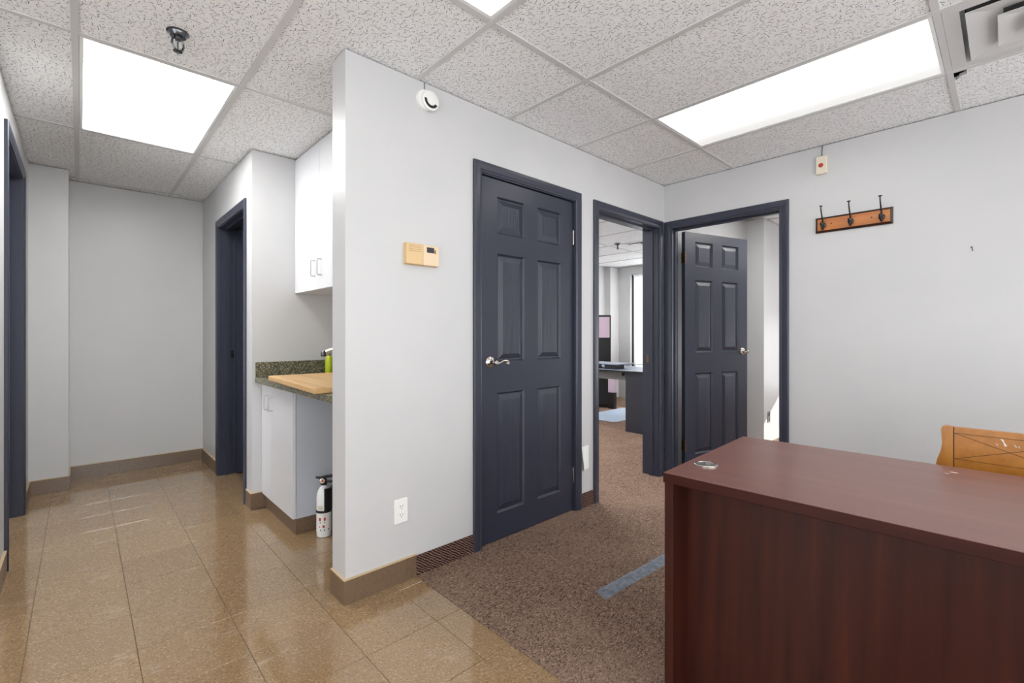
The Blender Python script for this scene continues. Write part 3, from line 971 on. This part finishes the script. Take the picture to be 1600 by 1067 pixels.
# ------------------------------------------------------------------ kitchenette
# base cabinet
XC = 0.905
bc = empty('base_cabinet', (XC, 2.842, 0))
tag(bc, 'white laminate base cabinet with two doors under the counter', 'cabinet')
BD = XNB - XC
BW = YN - 2.842
m = MB()
m.box(0.020, BD - 0.002, 0.0, 0.016, 0.095, 0.85).box(0.020, BD - 0.002, BW - 0.018, BW - 0.002, 0.095, 0.85)
m.box(0.020, BD - 0.002, 0.016, BW - 0.018, 0.095, 0.111).box(BD - 0.012, BD - 0.002, 0.016, BW - 0.018, 0.111, 0.85).box(0.020, 0.06, 0.016, BW - 0.018, 0.832, 0.85)
m.build('body', 'laminate_shaded', bc)
SP = 3.268 - 2.842
def bar_pull(x, y, z0, z1, parent):
    pts = [(x, y, z0), (x - 0.024, y, z0), (x - 0.028, y, z0 + 0.004), (x - 0.028, y, z1 - 0.004), (x - 0.024, y, z1), (x, y, z1)]
    MB().tube(pts, 0.004, 8).build('handle', 'handle_grey', parent, smooth=50)
dr = MB().bbox(0.0, 0.018, 0.0, SP - 0.0015, 0.097, 0.848, 0.001).build('cabinet_door', 'laminate', bc)
bar_pull(0.0, SP - 0.045, 0.685, 0.775, dr)
dr = MB().bbox(0.0, 0.018, SP + 0.0015, BW - 0.002, 0.097, 0.848, 0.001).build('cabinet_door', 'laminate', bc)
bar_pull(0.0, SP + 0.045, 0.685, 0.775, dr)
MB().box(0.020, BD - 0.05, 0.006, 0.018, 0.0, 0.095).box(0.020, 0.032, 0.018, BW - 0.002, 0.0, 0.095).build('toe_kick', 'base_tile', bc)
# countertop with splash
ct = empty('countertop', (0.862, YA2, 0.85))
tag(ct, 'speckled granite pattern countertop with backsplash in the kitchenette', 'countertop')
CL = YN - YA2
MB().bbox(0, XNB - 0.862 - 0.001, 0.002, CL - 0.001, 0, 0.036, 0.004).build('counter_slab', 'granite', ct)
MB().bbox(0.002, XNB - 0.862 - 0.001, CL - 0.020, CL - 0.001, 0.036, 0.138, 0.002).build('backsplash', 'granite', ct)
MB().bbox(XNB - 0.862 - 0.020, XNB - 0.862 - 0.001, 0.002, CL - 0.020, 0.036, 0.138, 0.002).build('backsplash', 'granite', ct)
br = MB().prism([(0.0, 0.0), (0.26, 0.0), (0.26, -0.012), (0.012, -0.07), (0.0, -0.07)], 0.0, 0.012, axis=1).build('counter_bracket', 'black_iron', None, (0.885, YA2 + 0.001, 0.849))
tag(br, 'black steel bracket under the counter by the wall end', 'bracket')
# butcher block
bb = MB().bbox(0, 0.46, 0, 0.89, 0, 0.030, 0.004).build('cutting_board', 'butcher', None, (0.826, 2.285, 0.8862), math.radians(-2.5))
tag(bb, 'large pale wooden chopping board lying on the counter', 'cutting board')
# upper cabinet
XU = 1.12
uc = empty('wall_cabinet', (XU, 2.552, 1.466))
tag(uc, 'tall white wall cabinet with two doors above the counter', 'cabinet')
UH, UW, UD = H - 1.466 - 0.004, YN - 2.552, XNB - XU
m = MB()
m.box(0.019, UD - 0.002, 0.002, 0.018, 0, UH).box(0.019, UD - 0.002, UW - 0.018, UW - 0.002, 0, UH).box(0.019, UD - 0.002, 0.018, UW - 0.018, 0, 0.016)
m.box(0.019, UD - 0.002, 0.018, UW - 0.018, UH - 0.016, UH).box(UD - 0.012, UD - 0.002, 0.018, UW - 0.018, 0.016, UH - 0.016)
m.build('body', 'laminate', uc)
S2 = 3.008 - 2.552
dr = MB().bbox(0, 0.018, 0.002, S2 - 0.0015, 0.001, UH - 0.003, 0.001).build('cabinet_door', 'laminate', uc)
bar_pull(0.0, S2 - 0.036, 0.088, 0.188, dr)
dr = MB().bbox(0, 0.018, S2 + 0.0015, UW - 0.002, 0.001, UH - 0.003, 0.001).build('cabinet_door', 'laminate', uc)
bar_pull(0.0, S2 + 0.075, 0.090, 0.190, dr)
MB().lathe([(0.022, 0.0), (0.022, -0.006), (0.016, -0.010)], (0.12, S2, 0.0), 'Z', 18).build('puck_light', 'white_plastic', uc, smooth=40)
# faucet
fa = empty('faucet', (1.405, 3.06, 0.886))
tag(fa, 'chrome faucet with dark spray tip behind the chopping board', 'faucet')
MB().lathe([(0.026, 0.0005), (0.026, 0.01), (0.018, 0.02), (0.016, 0.09), (0.012, 0.11)], (0, 0, 0), 'Z', 18).build('base', 'chrome', fa, smooth=40)
MB().tube([(0, 0, 0.10), (-0.01, 0.01, 0.15), (-0.05, 0.045, 0.185), (-0.10, 0.085, 0.195), (-0.145, 0.118, 0.186), (-0.170, 0.137, 0.172)], 0.0105, 12).build('spout', 'chrome', fa, smooth=50)
MB().lathe([(0.008, 0.178), (0.013, 0.170), (0.019, 0.158), (0.019, 0.148), (0.014, 0.139)], (-0.183, 0.147, 0), 'Z', 16).build('spray_tip', 'dark_chrome', fa, smooth=40)
# soap bottle
sb = empty('soap_bottle', (1.335, 3.395, 0.8862))
tag(sb, 'yellow green soap bottle beside the faucet', 'bottle')
MB().lathe([(0.026, 0.0), (0.028, 0.008), (0.028, 0.105), (0.022, 0.125), (0.011, 0.135)], (0, 0, 0), 'Z', 18).build('bottle_body', 'soap_green', sb, smooth=40)
MB().lathe([(0.012, 0.135), (0.012, 0.150), (0.007, 0.158)], (0, 0, 0), 'Z', 14).build('cap', 'soap_cap', sb, smooth=40)

# ------------------------------------------------------------------ fire extinguisher
fe = empty('fire_extinguisher', (1.045, 2.735, 0.0))
tag(fe, 'small white fire extinguisher standing on the floor by the cabinet', 'fire extinguisher')
RB = 0.041
MB().lathe([(0.036, 0.0005), (0.040, 0.004), (RB, 0.012), (RB, 0.225), (0.039, 0.245), (0.033, 0.266), (0.022, 0.284), (0.015, 0.292), (0.015, 0.302)], (0, 0, 0), 'Z', 28).build('cylinder', 'white_enamel', fe, smooth=40)
# printed label: thin curved shell with pictogram patches on it
def shell(a0, a1, z0, z1, r, mat, name, parent, seg=12, th=0.0006):
    m = MB()
    vs_ = []
    for k in range(seg + 1):
        a = a0 + (a1 - a0) * k / seg
        for (rr, z) in ((r, z0), (r, z1), (r + th, z1), (r + th, z0)):
            vs_.append((rr * math.cos(a), rr * math.sin(a), z))
    fs_ = [(0, 1, 2, 3), tuple(seg * 4 + q for q in range(4))]
    for k in range(seg):
        for q in range(4):
            fs_.append((k * 4 + q, k * 4 + (q + 1) % 4, (k + 1) * 4 + (q + 1) % 4, (k + 1) * 4 + q))
    m.add(vs_, fs_)
    return m.build(name, mat, parent, smooth=40)
VIEW = math.atan2(-2.735, -1.045)          # side of the cylinder that carries the label
lb = shell(VIEW - 1.5, VIEW + 1.5, 0.030, 0.140, RB, 'white_plastic', 'label_sheet', fe)
for (da, z, da2, dz, mt) in ((-0.55, 0.108, 0.26, 0.018, 'red_print'), (0.10, 0.108, 0.26, 0.018, 'red_print'), (-0.50, 0.090, 0.14, 0.008, 'grey_print'), (0.05, 0.090, 0.14, 0.008, 'grey_print'),
                             (-0.05, 0.066, 0.28, 0.015, 'red_print'), (-0.60, 0.064, 0.16, 0.006, 'red_print'), (-0.45, 0.045, 0.14, 0.010, 'grey_print'), (0.05, 0.045, 0.16, 0.010, 'grey_print'), (0.62, 0.046, 0.22, 0.005, 'outlet_dark')):
    shell(VIEW + da - da2 / 2, VIEW + da + da2 / 2, z - dz / 2, z + dz / 2, RB + 0.0006, mt, 'label_mark', lb, seg=4, th=0.0004)
shell(VIEW - 0.95, VIEW - 0.1, 0.160, 0.185, RB, 'label_cream', 'inspection_tag', fe, seg=6)
shell(VIEW - 1.6, VIEW + 1.9, 0.143, 0.156, RB, 'black_plastic', 'strap', fe, seg=16, th=0.003)
shell(VIEW + 0.02, VIEW + 1.9, 0.156, 0.282, RB - 0.004, 'black_plastic', 'bracket', fe, seg=10, th=0.012)
MB().lathe([(0.017, 0.296), (0.019, 0.304), (0.019, 0.322), (0.014, 0.330), (0.012, 0.342)], (0, 0, 0), 'Z', 18).build('valve', 'black_plastic', fe, smooth=40)
hv = Vector((math.cos(VIEW), math.sin(VIEW), 0)); sv = Vector((0.69, -0.72, 0))
a_ = -sv * 0.048 + Vector((0, 0, 0.338)); b_ = sv * 0.075 + Vector((0, 0, 0.352))
MB().tube([a_, -sv * 0.02 + Vector((0, 0, 0.336)), sv * 0.02 + Vector((0, 0, 0.345)), b_], [0.006, 0.008, 0.009, 0.008], 8).build('squeeze_lever', 'black_plastic', fe, smooth=50)
MB().tube([sv * 0.01 + Vector((0, 0, 0.318)), sv * 0.04 + Vector((0, 0, 0.316)), sv * 0.07 + Vector((0, 0, 0.324))], [0.008, 0.008, 0.006], 8).build('carry_handle', 'black_plastic', fe, smooth=50)
gq = MB().lathe([(0.014, 0.0), (0.0165, 0.004), (0.0165, 0.012), (0.014, 0.014)], (0, 0, 0), 'Z', 20).build('gauge', 'nickel', fe, smooth=40)
gq.rotation_euler = hv.to_track_quat('Z', 'Y').to_euler()
gq.location = hv * 0.016 + Vector((0, 0, 0.325)) - sv * 0.010
gf = MB().lathe([(0.0125, 0.0141), (0.0125, 0.0148)], (0, 0, 0), 'Z', 20).build('gauge_face', 'label_cream', gq)
MB().lathe([(0.006, 0.0149), (0.006, 0.0154)], (0.002, 0, 0), 'Z', 12).build('gauge_mark', 'red_print', gq)

# ------------------------------------------------------------------ wall things
# thermostat
th = empty('thermostat', (1.222, YA, 1.563))
tag(th, 'beige plastic thermostat with small display on the white wall', 'thermostat')
MB().bbox(-0.094, 0.094, -0.006, -0.0005, -0.052, 0.052, 0.002).build('back_plate', 'beige_plastic', th)
MB().bbox(-0.092, -0.002, -0.030, -0.006, -0.050, 0.050, 0.003).build('cover', 'beige_plastic', th)
dr = MB().bbox(-0.001, 0.092, -0.028, -0.006, -0.050, 0.050, 0.003).build('display_cover', 'beige_plastic_pale', th)
MB().box(0.020, 0.062, -0.0288, -0.027, 0.014, 0.040).build('display', 'lcd', dr)
MB().box(0.064, 0.072, -0.0288, -0.027, 0.012, 0.030).build('slider', 'soap_cap', dr)
for k in range(4):
    MB().box(-0.082, -0.012, -0.0306, -0.0296, 0.012 + 0.009 * k, 0.0135 + 0.009 * k).build('vent_slot', 'soap_cap', th)
# duplex outlet
ou = empty('wall_outlet', (1.1145, YA, 0.338))
tag(ou, 'white duplex wall outlet low on the white wall', 'outlet')
MB().bbox(-0.036, 0.036, -0.006, -0.0005, -0.058, 0.058, 0.003).build('cover_plate', 'white_plastic', ou)
for dz in (0.020, -0.020):
    rc = MB().bbox(-0.017, 0.017, -0.0075, -0.005, dz - 0.0145, dz + 0.0145, 0.001).build('receptacle', 'white_plastic', ou)
    for (dx, hh, ww) in ((-0.0062, 0.0042, 0.0012), (0.0062, 0.0035, 0.0012)):
        MB().box(dx - ww, dx + ww, -0.0079, -0.0070, dz + 0.004 - hh, dz + 0.004 + hh).build('slot', 'outlet_dark', rc)
    MB().lathe([(0.0024, -0.0079), (0.0024, -0.0070)], (0, 0, dz - 0.007), 'Y', 10).build('ground_hole', 'outlet_dark', rc)
MB().lathe([(0.003, -0.0072), (0.003, -0.005)], (0, 0, 0), 'Y', 10).build('screw', 'white_enamel', ou)
# round camera with dark arc
cm = empty('security_camera', (1.258, YA, 2.328))
tag(cm, 'round white camera with a dark arc under the ceiling', 'camera')
MB().lathe([(0.050, -0.0005), (0.050, -0.010), (0.046, -0.018)], (-0.012, 0, 0.004), 'Y', 30).build('mount', 'white_plastic', cm, smooth=40)
hd_ = MB().lathe([(0.030, -0.010), (0.046, -0.014), (0.049, -0.024), (0.047, -0.031), (0.042, -0.034)], (0.006, 0, 0), 'Y', 32).build('head', 'white_plastic', cm, smooth=40)
m = MB()
pts_o, pts_i = [], []
for k in range(15):
    a = math.radians(176 + k * (155 / 14.0))
    pts_o.append((0.006 + 0.039 * math.cos(a), 0.039 * math.sin(a)))
    pts_i.append((0.006 + 0.0255 * math.cos(a), 0.0255 * math.sin(a)))
for k in range(14):
    m.prism([pts_o[k], pts_o[k + 1], pts_i[k + 1], pts_i[k]], -0.0355, -0.0335, axis=1)
m.build('dark_arc', 'frame_black', hd_)
MB().tube([(-0.010, -0.004, 0.045), (-0.013, -0.003, 0.070), (-0.014, -0.003, 0.0915)], 0.0016, 6).build('wire', 'wire_grey', cm)
# peeling paper by the floor between the doors
pp = empty('paper_sheet', (2.517, YA, 0.335))
tag(pp, 'small white paper peeling off the wall between two doors', 'paper')
m = MB()
nx, nz = 8, 4
vs_, fs_ = [], []
for side in (0.0, 0.0005):
    for a in range(nx + 1):
        for b in range(nz + 1):
            u, v_ = a / nx, b / nz
            lift = 0.020 * max(0.0, 1 - u * 1.6) * (0.3 + 0.7 * (1 - v_))
            vs_.append((-0.043 + 0.086 * u + 0.012 * (1 - u) * (1 - v_), -0.001 - lift - side, -0.080 + 0.160 * v_))
W_ = (nz + 1)
for s in (0, 1):
    o_ = s * (nx + 1) * W_
    for a in range(nx):
        for b in range(nz):
            fs_.append((o_ + a * W_ + b, o_ + (a + 1) * W_ + b, o_ + (a + 1) * W_ + b + 1, o_ + a * W_ + b + 1))
m.add(vs_, fs_).build('sheet', 'paper', pp)
# coat rack (on the right wall, local x -> -y world, front -y local -> -x world)
rk = empty('coat_rack', (XB, 0.6725, 1.895), -PI / 2)
tag(rk, 'honey pine coat rack with three black hooks on the wall', 'coat rack')
RW, RH = 0.2005, 0.050
m = MB()
rings = [(0.0, -0.0005), (0.0, -0.010), (0.012, -0.0185)]
vs_, fs_ = [], []
for ins, y in rings:
    vs_ += [(-RW + ins, y, -RH + ins), (RW - ins, y, -RH + ins), (RW - ins, y, RH - ins), (-RW + ins, y, RH - ins)]
for k in range(2):
    for e in range(4):
        a, b = k * 4 + e, k * 4 + (e + 1) % 4
        fs_.append((a, b, b + 4, a + 4))
fs_ += [(0, 1, 2, 3), (8, 9, 10, 11)]
m.add(vs_, fs_).build('board_edge', 'wood_dark_edge', rk)
MB().bbox(-RW + 0.013, RW - 0.013, -0.0195, -0.012, -RH + 0.013, RH - 0.013, 0.0006).build('board', 'pine_rack', rk)
for hx in (-0.1535, -0.005, 0.1495):
    hk = empty('hook', (hx, 0, -0.005), 0.0, rk)
    MB().lathe([(0.006, -0.0195), (0.016, -0.021), (0.017, -0.024), (0.012, -0.028)], (0, 0, 0.0), 'Y', 16).build('back_plate', 'black_iron', hk, smooth=40)
    # upper prong sweeping up and out, small disc on its end
    up = [(0, -0.024, 0.004), (0, -0.032, 0.018), (0, -0.048, 0.040), (0, -0.068, 0.066), (0, -0.082, 0.094), (0, -0.084, 0.112)]
    MB().tube(up, [0.006, 0.0052, 0.0045, 0.004, 0.0036, 0.0034], 8).lathe([(0.0035, 0.110), (0.0100, 0.114), (0.0100, 0.117), (0.004, 0.119)], (0, -0.084, 0), 'Z', 14).build('prong', 'black_iron', hk, smooth=45)
    dn = [(0, -0.024, -0.004), (0, -0.034, -0.024), (0, -0.048, -0.030), (0, -0.058, -0.020), (0, -0.062, -0.006)]
    MB().tube(dn, [0.0065, 0.006, 0.0055, 0.005, 0.005], 8).build('lower_hook', 'black_iron', hk, smooth=45)
    MB().lathe([(0.003, -0.012), (0.0085, -0.0085), (0.0115, 0.0), (0.0085, 0.0085), (0.003, 0.012)], (0, -0.062, 0.004), 'Z', 14).build('knob', 'black_iron', hk, smooth=45)
for sxx in (-0.110, 0.098):
    MB().lathe([(0.0045, -0.0205), (0.0045, -0.0180)], (sxx, 0, 0.002), 'Y', 12).build('screw', 'wood_dark_edge', rk)
# panic button box
pb = empty('alarm_button', (XB, 0.838, 2.290), -PI / 2)
tag(pb, 'cream alarm box with a red button high on the wall', 'alarm button')
MB().bbox(-0.031, 0.031, -0.022, -0.0005, -0.058, 0.058, 0.003).build('box', 'cream_plastic', pb)
MB().lathe([(0.014, -0.0215), (0.014, -0.024), (0.011, -0.026)], (-0.002, 0, -0.002), 'Y', 18).build('button', 'red_plastic', pb, smooth=40)
MB().tube([(0.002, -0.010, 0.055), (0.000, -0.010, 0.080), (0.003, -0.008, 0.1285)], 0.0030, 6).build('wire', 'wire_grey', pb)
# nail
nl = empty('wall_nail', (XB, 0.132, 1.648), -PI / 2)
tag(nl, 'small bent nail sticking out of the bare white wall', 'nail')
MB().tube([(0, -0.0003, -0.012), (-0.002, -0.012, -0.004), (-0.004, -0.024, 0.004)], 0.0018, 6).build('shank', 'wire_grey', nl)
MB().lathe([(0.0045, -0.026), (0.0045, -0.024)], (-0.004, 0, 0.004), 'Y', 10).build('head', 'wire_grey', nl)

# ------------------------------------------------------------------ ceiling things
def sprinkler(x, y, label):
    r = empty('sprinkler_head', (x, y, ZT))
    tag(r, label, 'sprinkler', 'ceiling fire sprinklers')
    MB().lathe([(0.040, -0.0003), (0.040, -0.004), (0.035, -0.006), (0.033, -0.012), (0.027, -0.020), (0.017, -0.022)], (0, 0, 0), 'Z', 28).build('escutcheon', 'dark_chrome', r, smooth=35)
    MB().lathe([(0.013, -0.018), (0.013, -0.030), (0.009, -0.034)], (0, 0, 0), 'Z', 16).build('body', 'dark_chrome', r, smooth=35)
    for s in (1, -1):
        pts = [(s * 0.010, s * 0.004, -0.028), (s * 0.019, s * 0.007, -0.036), (s * 0.021, s * 0.008, -0.052), (s * 0.016, s * 0.006, -0.066), (s * 0.004, s * 0.0015, -0.075)]
        MB().tube(pts, 0.0042, 8).build('frame_arm', 'dark_chrome', r, smooth=45)
    MB().tube([(0, 0, -0.032), (0, 0, -0.074)], [0.0030, 0.0024], 8).build('bulb', 'dark_chrome', r, smooth=45)
    MB().lathe([(0.006, -0.071), (0.017, -0.077), (0.017, -0.080), (0.006, -0.082)], (0, 0, 0), 'Z', 12).build('deflector', 'dark_chrome', r, smooth=35)
sprinkler(0.296, 2.345, 'dark metal sprinkler in the hallway ceiling')
sprinkler(5.40, 3.66, 'dark sprinkler in the office ceiling seen through the doorway')

def diffuser(x, y, hs, label, mat, gap):
    r = empty('ceiling_vent', (x, y, H))
    tag(r, label, 'air vent', 'square ceiling air vents')
    def ring(s_out, z_out, s_in, z_in, th, nm, mt):
        vs_ = []
        for (s, z) in ((s_out, z_out), (s_in, z_in), (s_in, z_in + th), (s_out, z_out + th)):
            vs_ += [(-s, -s, z), (s, -s, z), (s, s, z), (-s, s, z)]
        fs_ = []
        for k in range(4):
            for e in range(4):
                a, b = k * 4 + e, k * 4 + (e + 1) % 4
                c, d = ((k + 1) % 4) * 4 + (e + 1) % 4, ((k + 1) % 4) * 4 + e
                fs_.append((a, b, c, d))
        MB().add(vs_, fs_).build(nm, mt, r)
    ring(hs, 0.004, hs - 0.048, 0.003, 0.004, 'flange', mat)
    ring(hs - 0.048, 0.003, hs - 0.056, 0.080, 0.003, 'outer_cone', gap)
    ring(hs - 0.064, -0.006, hs - 0.165, 0.013, 0.002, 'louver', mat)
    ring(hs - 0.150, -0.016, hs - 0.235, 0.002, 0.002, 'louver', mat)
    ring(hs - 0.222, -0.026, 0.02, -0.022, 0.002, 'center_plate', mat)
    MB().box(-hs + 0.06, hs - 0.06, -hs + 0.06, hs - 0.06, 0.085, 0.089).build('back_pan', 'pan_grey' if gap != 'vent_dark' else 'vent_dark', r)
diffuser(GX + 3.5 * CX, GY - 1.25 * CY, CX / 2 - 0.013, 'white square stepped air vent in the corner of the ceiling', 'louver_white', 'louver_white')
diffuser(GX + 8.5 * CX, GY + 1.0 * CY + 0.715, CX / 2 - 0.013, 'dark slotted air vent in the office ceiling', 'louver_white', 'vent_dark')

# ------------------------------------------------------------------ tape on the carpet
tp_ = empty('duct_tape', (1.71, 1.25, 0.002))
tag(tp_, 'wrinkled grey duct tape strip stuck to the brown carpet', 'tape')
def tape(x0, x1, yc, w, z, seed, nm):
    rnd = random.Random(seed)
    n = 26
    vs_, fs_ = [], []
    for k in range(n + 1):
        u = k / n
        x = x0 + (x1 - x0) * u
        sk = 0.05 * u
        dz = abs(rnd.gauss(0.003, 0.002))
        for q, yy in enumerate((-w / 2, -w / 6, w / 6, w / 2)):
            jag = (-0.02 if k == 0 else 0) * (0.5 - q / 3.0)
            e = rnd.uniform(-0.002, 0.002)
            vs_.append((x + jag, yc + yy - sk + e, z + (dz if q in (1, 2) else 0.0004)))
    for k in range(n):
        for q in range(3):
            fs_.append((k * 4 + q, (k + 1) * 4 + q, (k + 1) * 4 + q + 1, k * 4 + q + 1))
    nv = len(vs_)
    vs_ += [(a, b, c - 0.0004) for a, b, c in vs_]
    fs_ += [tuple(i + nv for i in f) for f in fs_]
    MB().add(vs_, fs_).build(nm, 'duct_tape', tp_, smooth=30)
tape(0.0, 0.95, -0.012, 0.046, 0.0008, 3, 'strip')
tape(0.005, 0.95, 0.014, 0.040, 0.0026, 5, 'strip')

# ------------------------------------------------------------------ office seen through door 2
od = empty('office_desk', (4.82, 2.35, 0))
tag(od, 'charcoal office desk with slate top inside the office', 'desk')
MB().bbox(-0.02, 0.75, 0.0, 1.75, 0.715, 0.738, 0.002).build('desk_top', 'slate_top', od)
MB().box(-0.022, -0.0205, 0.0, 1.75, 0.716, 0.737).build('edge_band', 'black_plastic', od)
MB().bbox(0.0, 0.025, 0.0, 0.805, 0.003, 0.715, 0.001).build('end_panel', 'charcoal', od)
MB().bbox(0.0, 0.025, 1.70, 1.73, 0.003, 0.715, 0.001).build('end_panel', 'charcoal', od)
MB().bbox(0.05, 0.07, 0.806, 1.70, 0.615, 0.714, 0.001).build('apron', 'desk_grey', od)
MB().lathe([(0.018, 0.0), (0.018, -0.03), (0.010, -0.045)], (0.03, 0.86, 0.714), 'Z', 12).build('clamp', 'black_plastic', od, smooth=40)
MB().bbox(-0.004, 0.0, 0.50, 0.565, 0.52, 0.62, 0.001).build('socket_plate', 'black_plastic', od)
ri = empty('monitor_riser', (4.90, 3.30, 0.738))
tag(ri, 'slate grey riser shelf standing on the office desk', 'riser')
MB().bbox(-0.05, 0.30, -0.02, 0.60, 0.058, 0.072, 0.002).build('shelf', 'slate_top', ri)
MB().bbox(0.0, 0.22, 0.07, 0.22, 0.0005, 0.058, 0.002).build('foot', 'charcoal', ri)
MB().bbox(0.0, 0.22, 0.42, 0.56, 0.0005, 0.058, 0.002).build('foot', 'charcoal', ri)
hu = empty('storage_cabinet', (6.2, 4.33, 0), math.radians(36))
tag(hu, 'tall black cabinet with a mauve upper panel beyond the desk', 'cabinet')
MB().bbox(0.0, 0.40, 0.0, 0.62, 0.05, 1.485, 0.003).build('body', 'black_cabinet', hu)
MB().box(-0.006, 0.0, 0.020, 0.60, 1.125, 1.455).build('upper_panel', 'mauve', hu)
MB().box(-0.008, 0.0, 0.0, 0.016, 0.62, 1.485).box(-0.008, 0.0, 0.604, 0.62, 0.62, 1.485).box(-0.008, 0.0, 0.016, 0.604, 1.460, 1.485).build('trim_frame', 'black_cabinet', hu)
MB().box(0.02, 0.38, 0.02, 0.60, 0.002, 0.05).build('plinth', 'black_plastic', hu)
pd = empty('drawer_pedestal', (6.12, 4.215, 0))
tag(pd, 'low black pedestal with a mauve drawer under the desk', 'pedestal')
MB().bbox(0.0, 0.07, 0.0, 0.112, 0.003, 0.26, 0.002).build('body', 'black_cabinet', pd)
MB().bbox(0.0, 0.07, 0.0, 0.112, 0.262, 0.47, 0.002).build('drawer', 'mauve', pd)
cmat = MB().prism([(5.22, 3.64), (5.28, 3.58), (6.30, 3.58), (6.36, 3.64), (6.36, 4.14), (6.30, 4.20), (5.28, 4.20), (5.22, 4.14)], 0.0025, 0.006).build('chair_mat', 'mat_sky_tint')
tag(cmat, 'chair mat on the office carpet, coloured pale blue for reflected sky', 'mat')
bo = empty('wall_outlet', (5.485, 1.78, 0.276))
tag(bo, 'dark wall outlet in the sunlit patch of the side room', 'outlet')
MB().bbox(-0.036, 0.036, -0.006, -0.0005, -0.058, 0.058, 0.002).build('cover_plate', 'desk_grey', bo)
MB().box(-0.016, 0.016, -0.008, -0.006, -0.040, -0.006).box(-0.016, 0.016, -0.008, -0.006, 0.006, 0.040).build('receptacle', 'outlet_dark', bo)
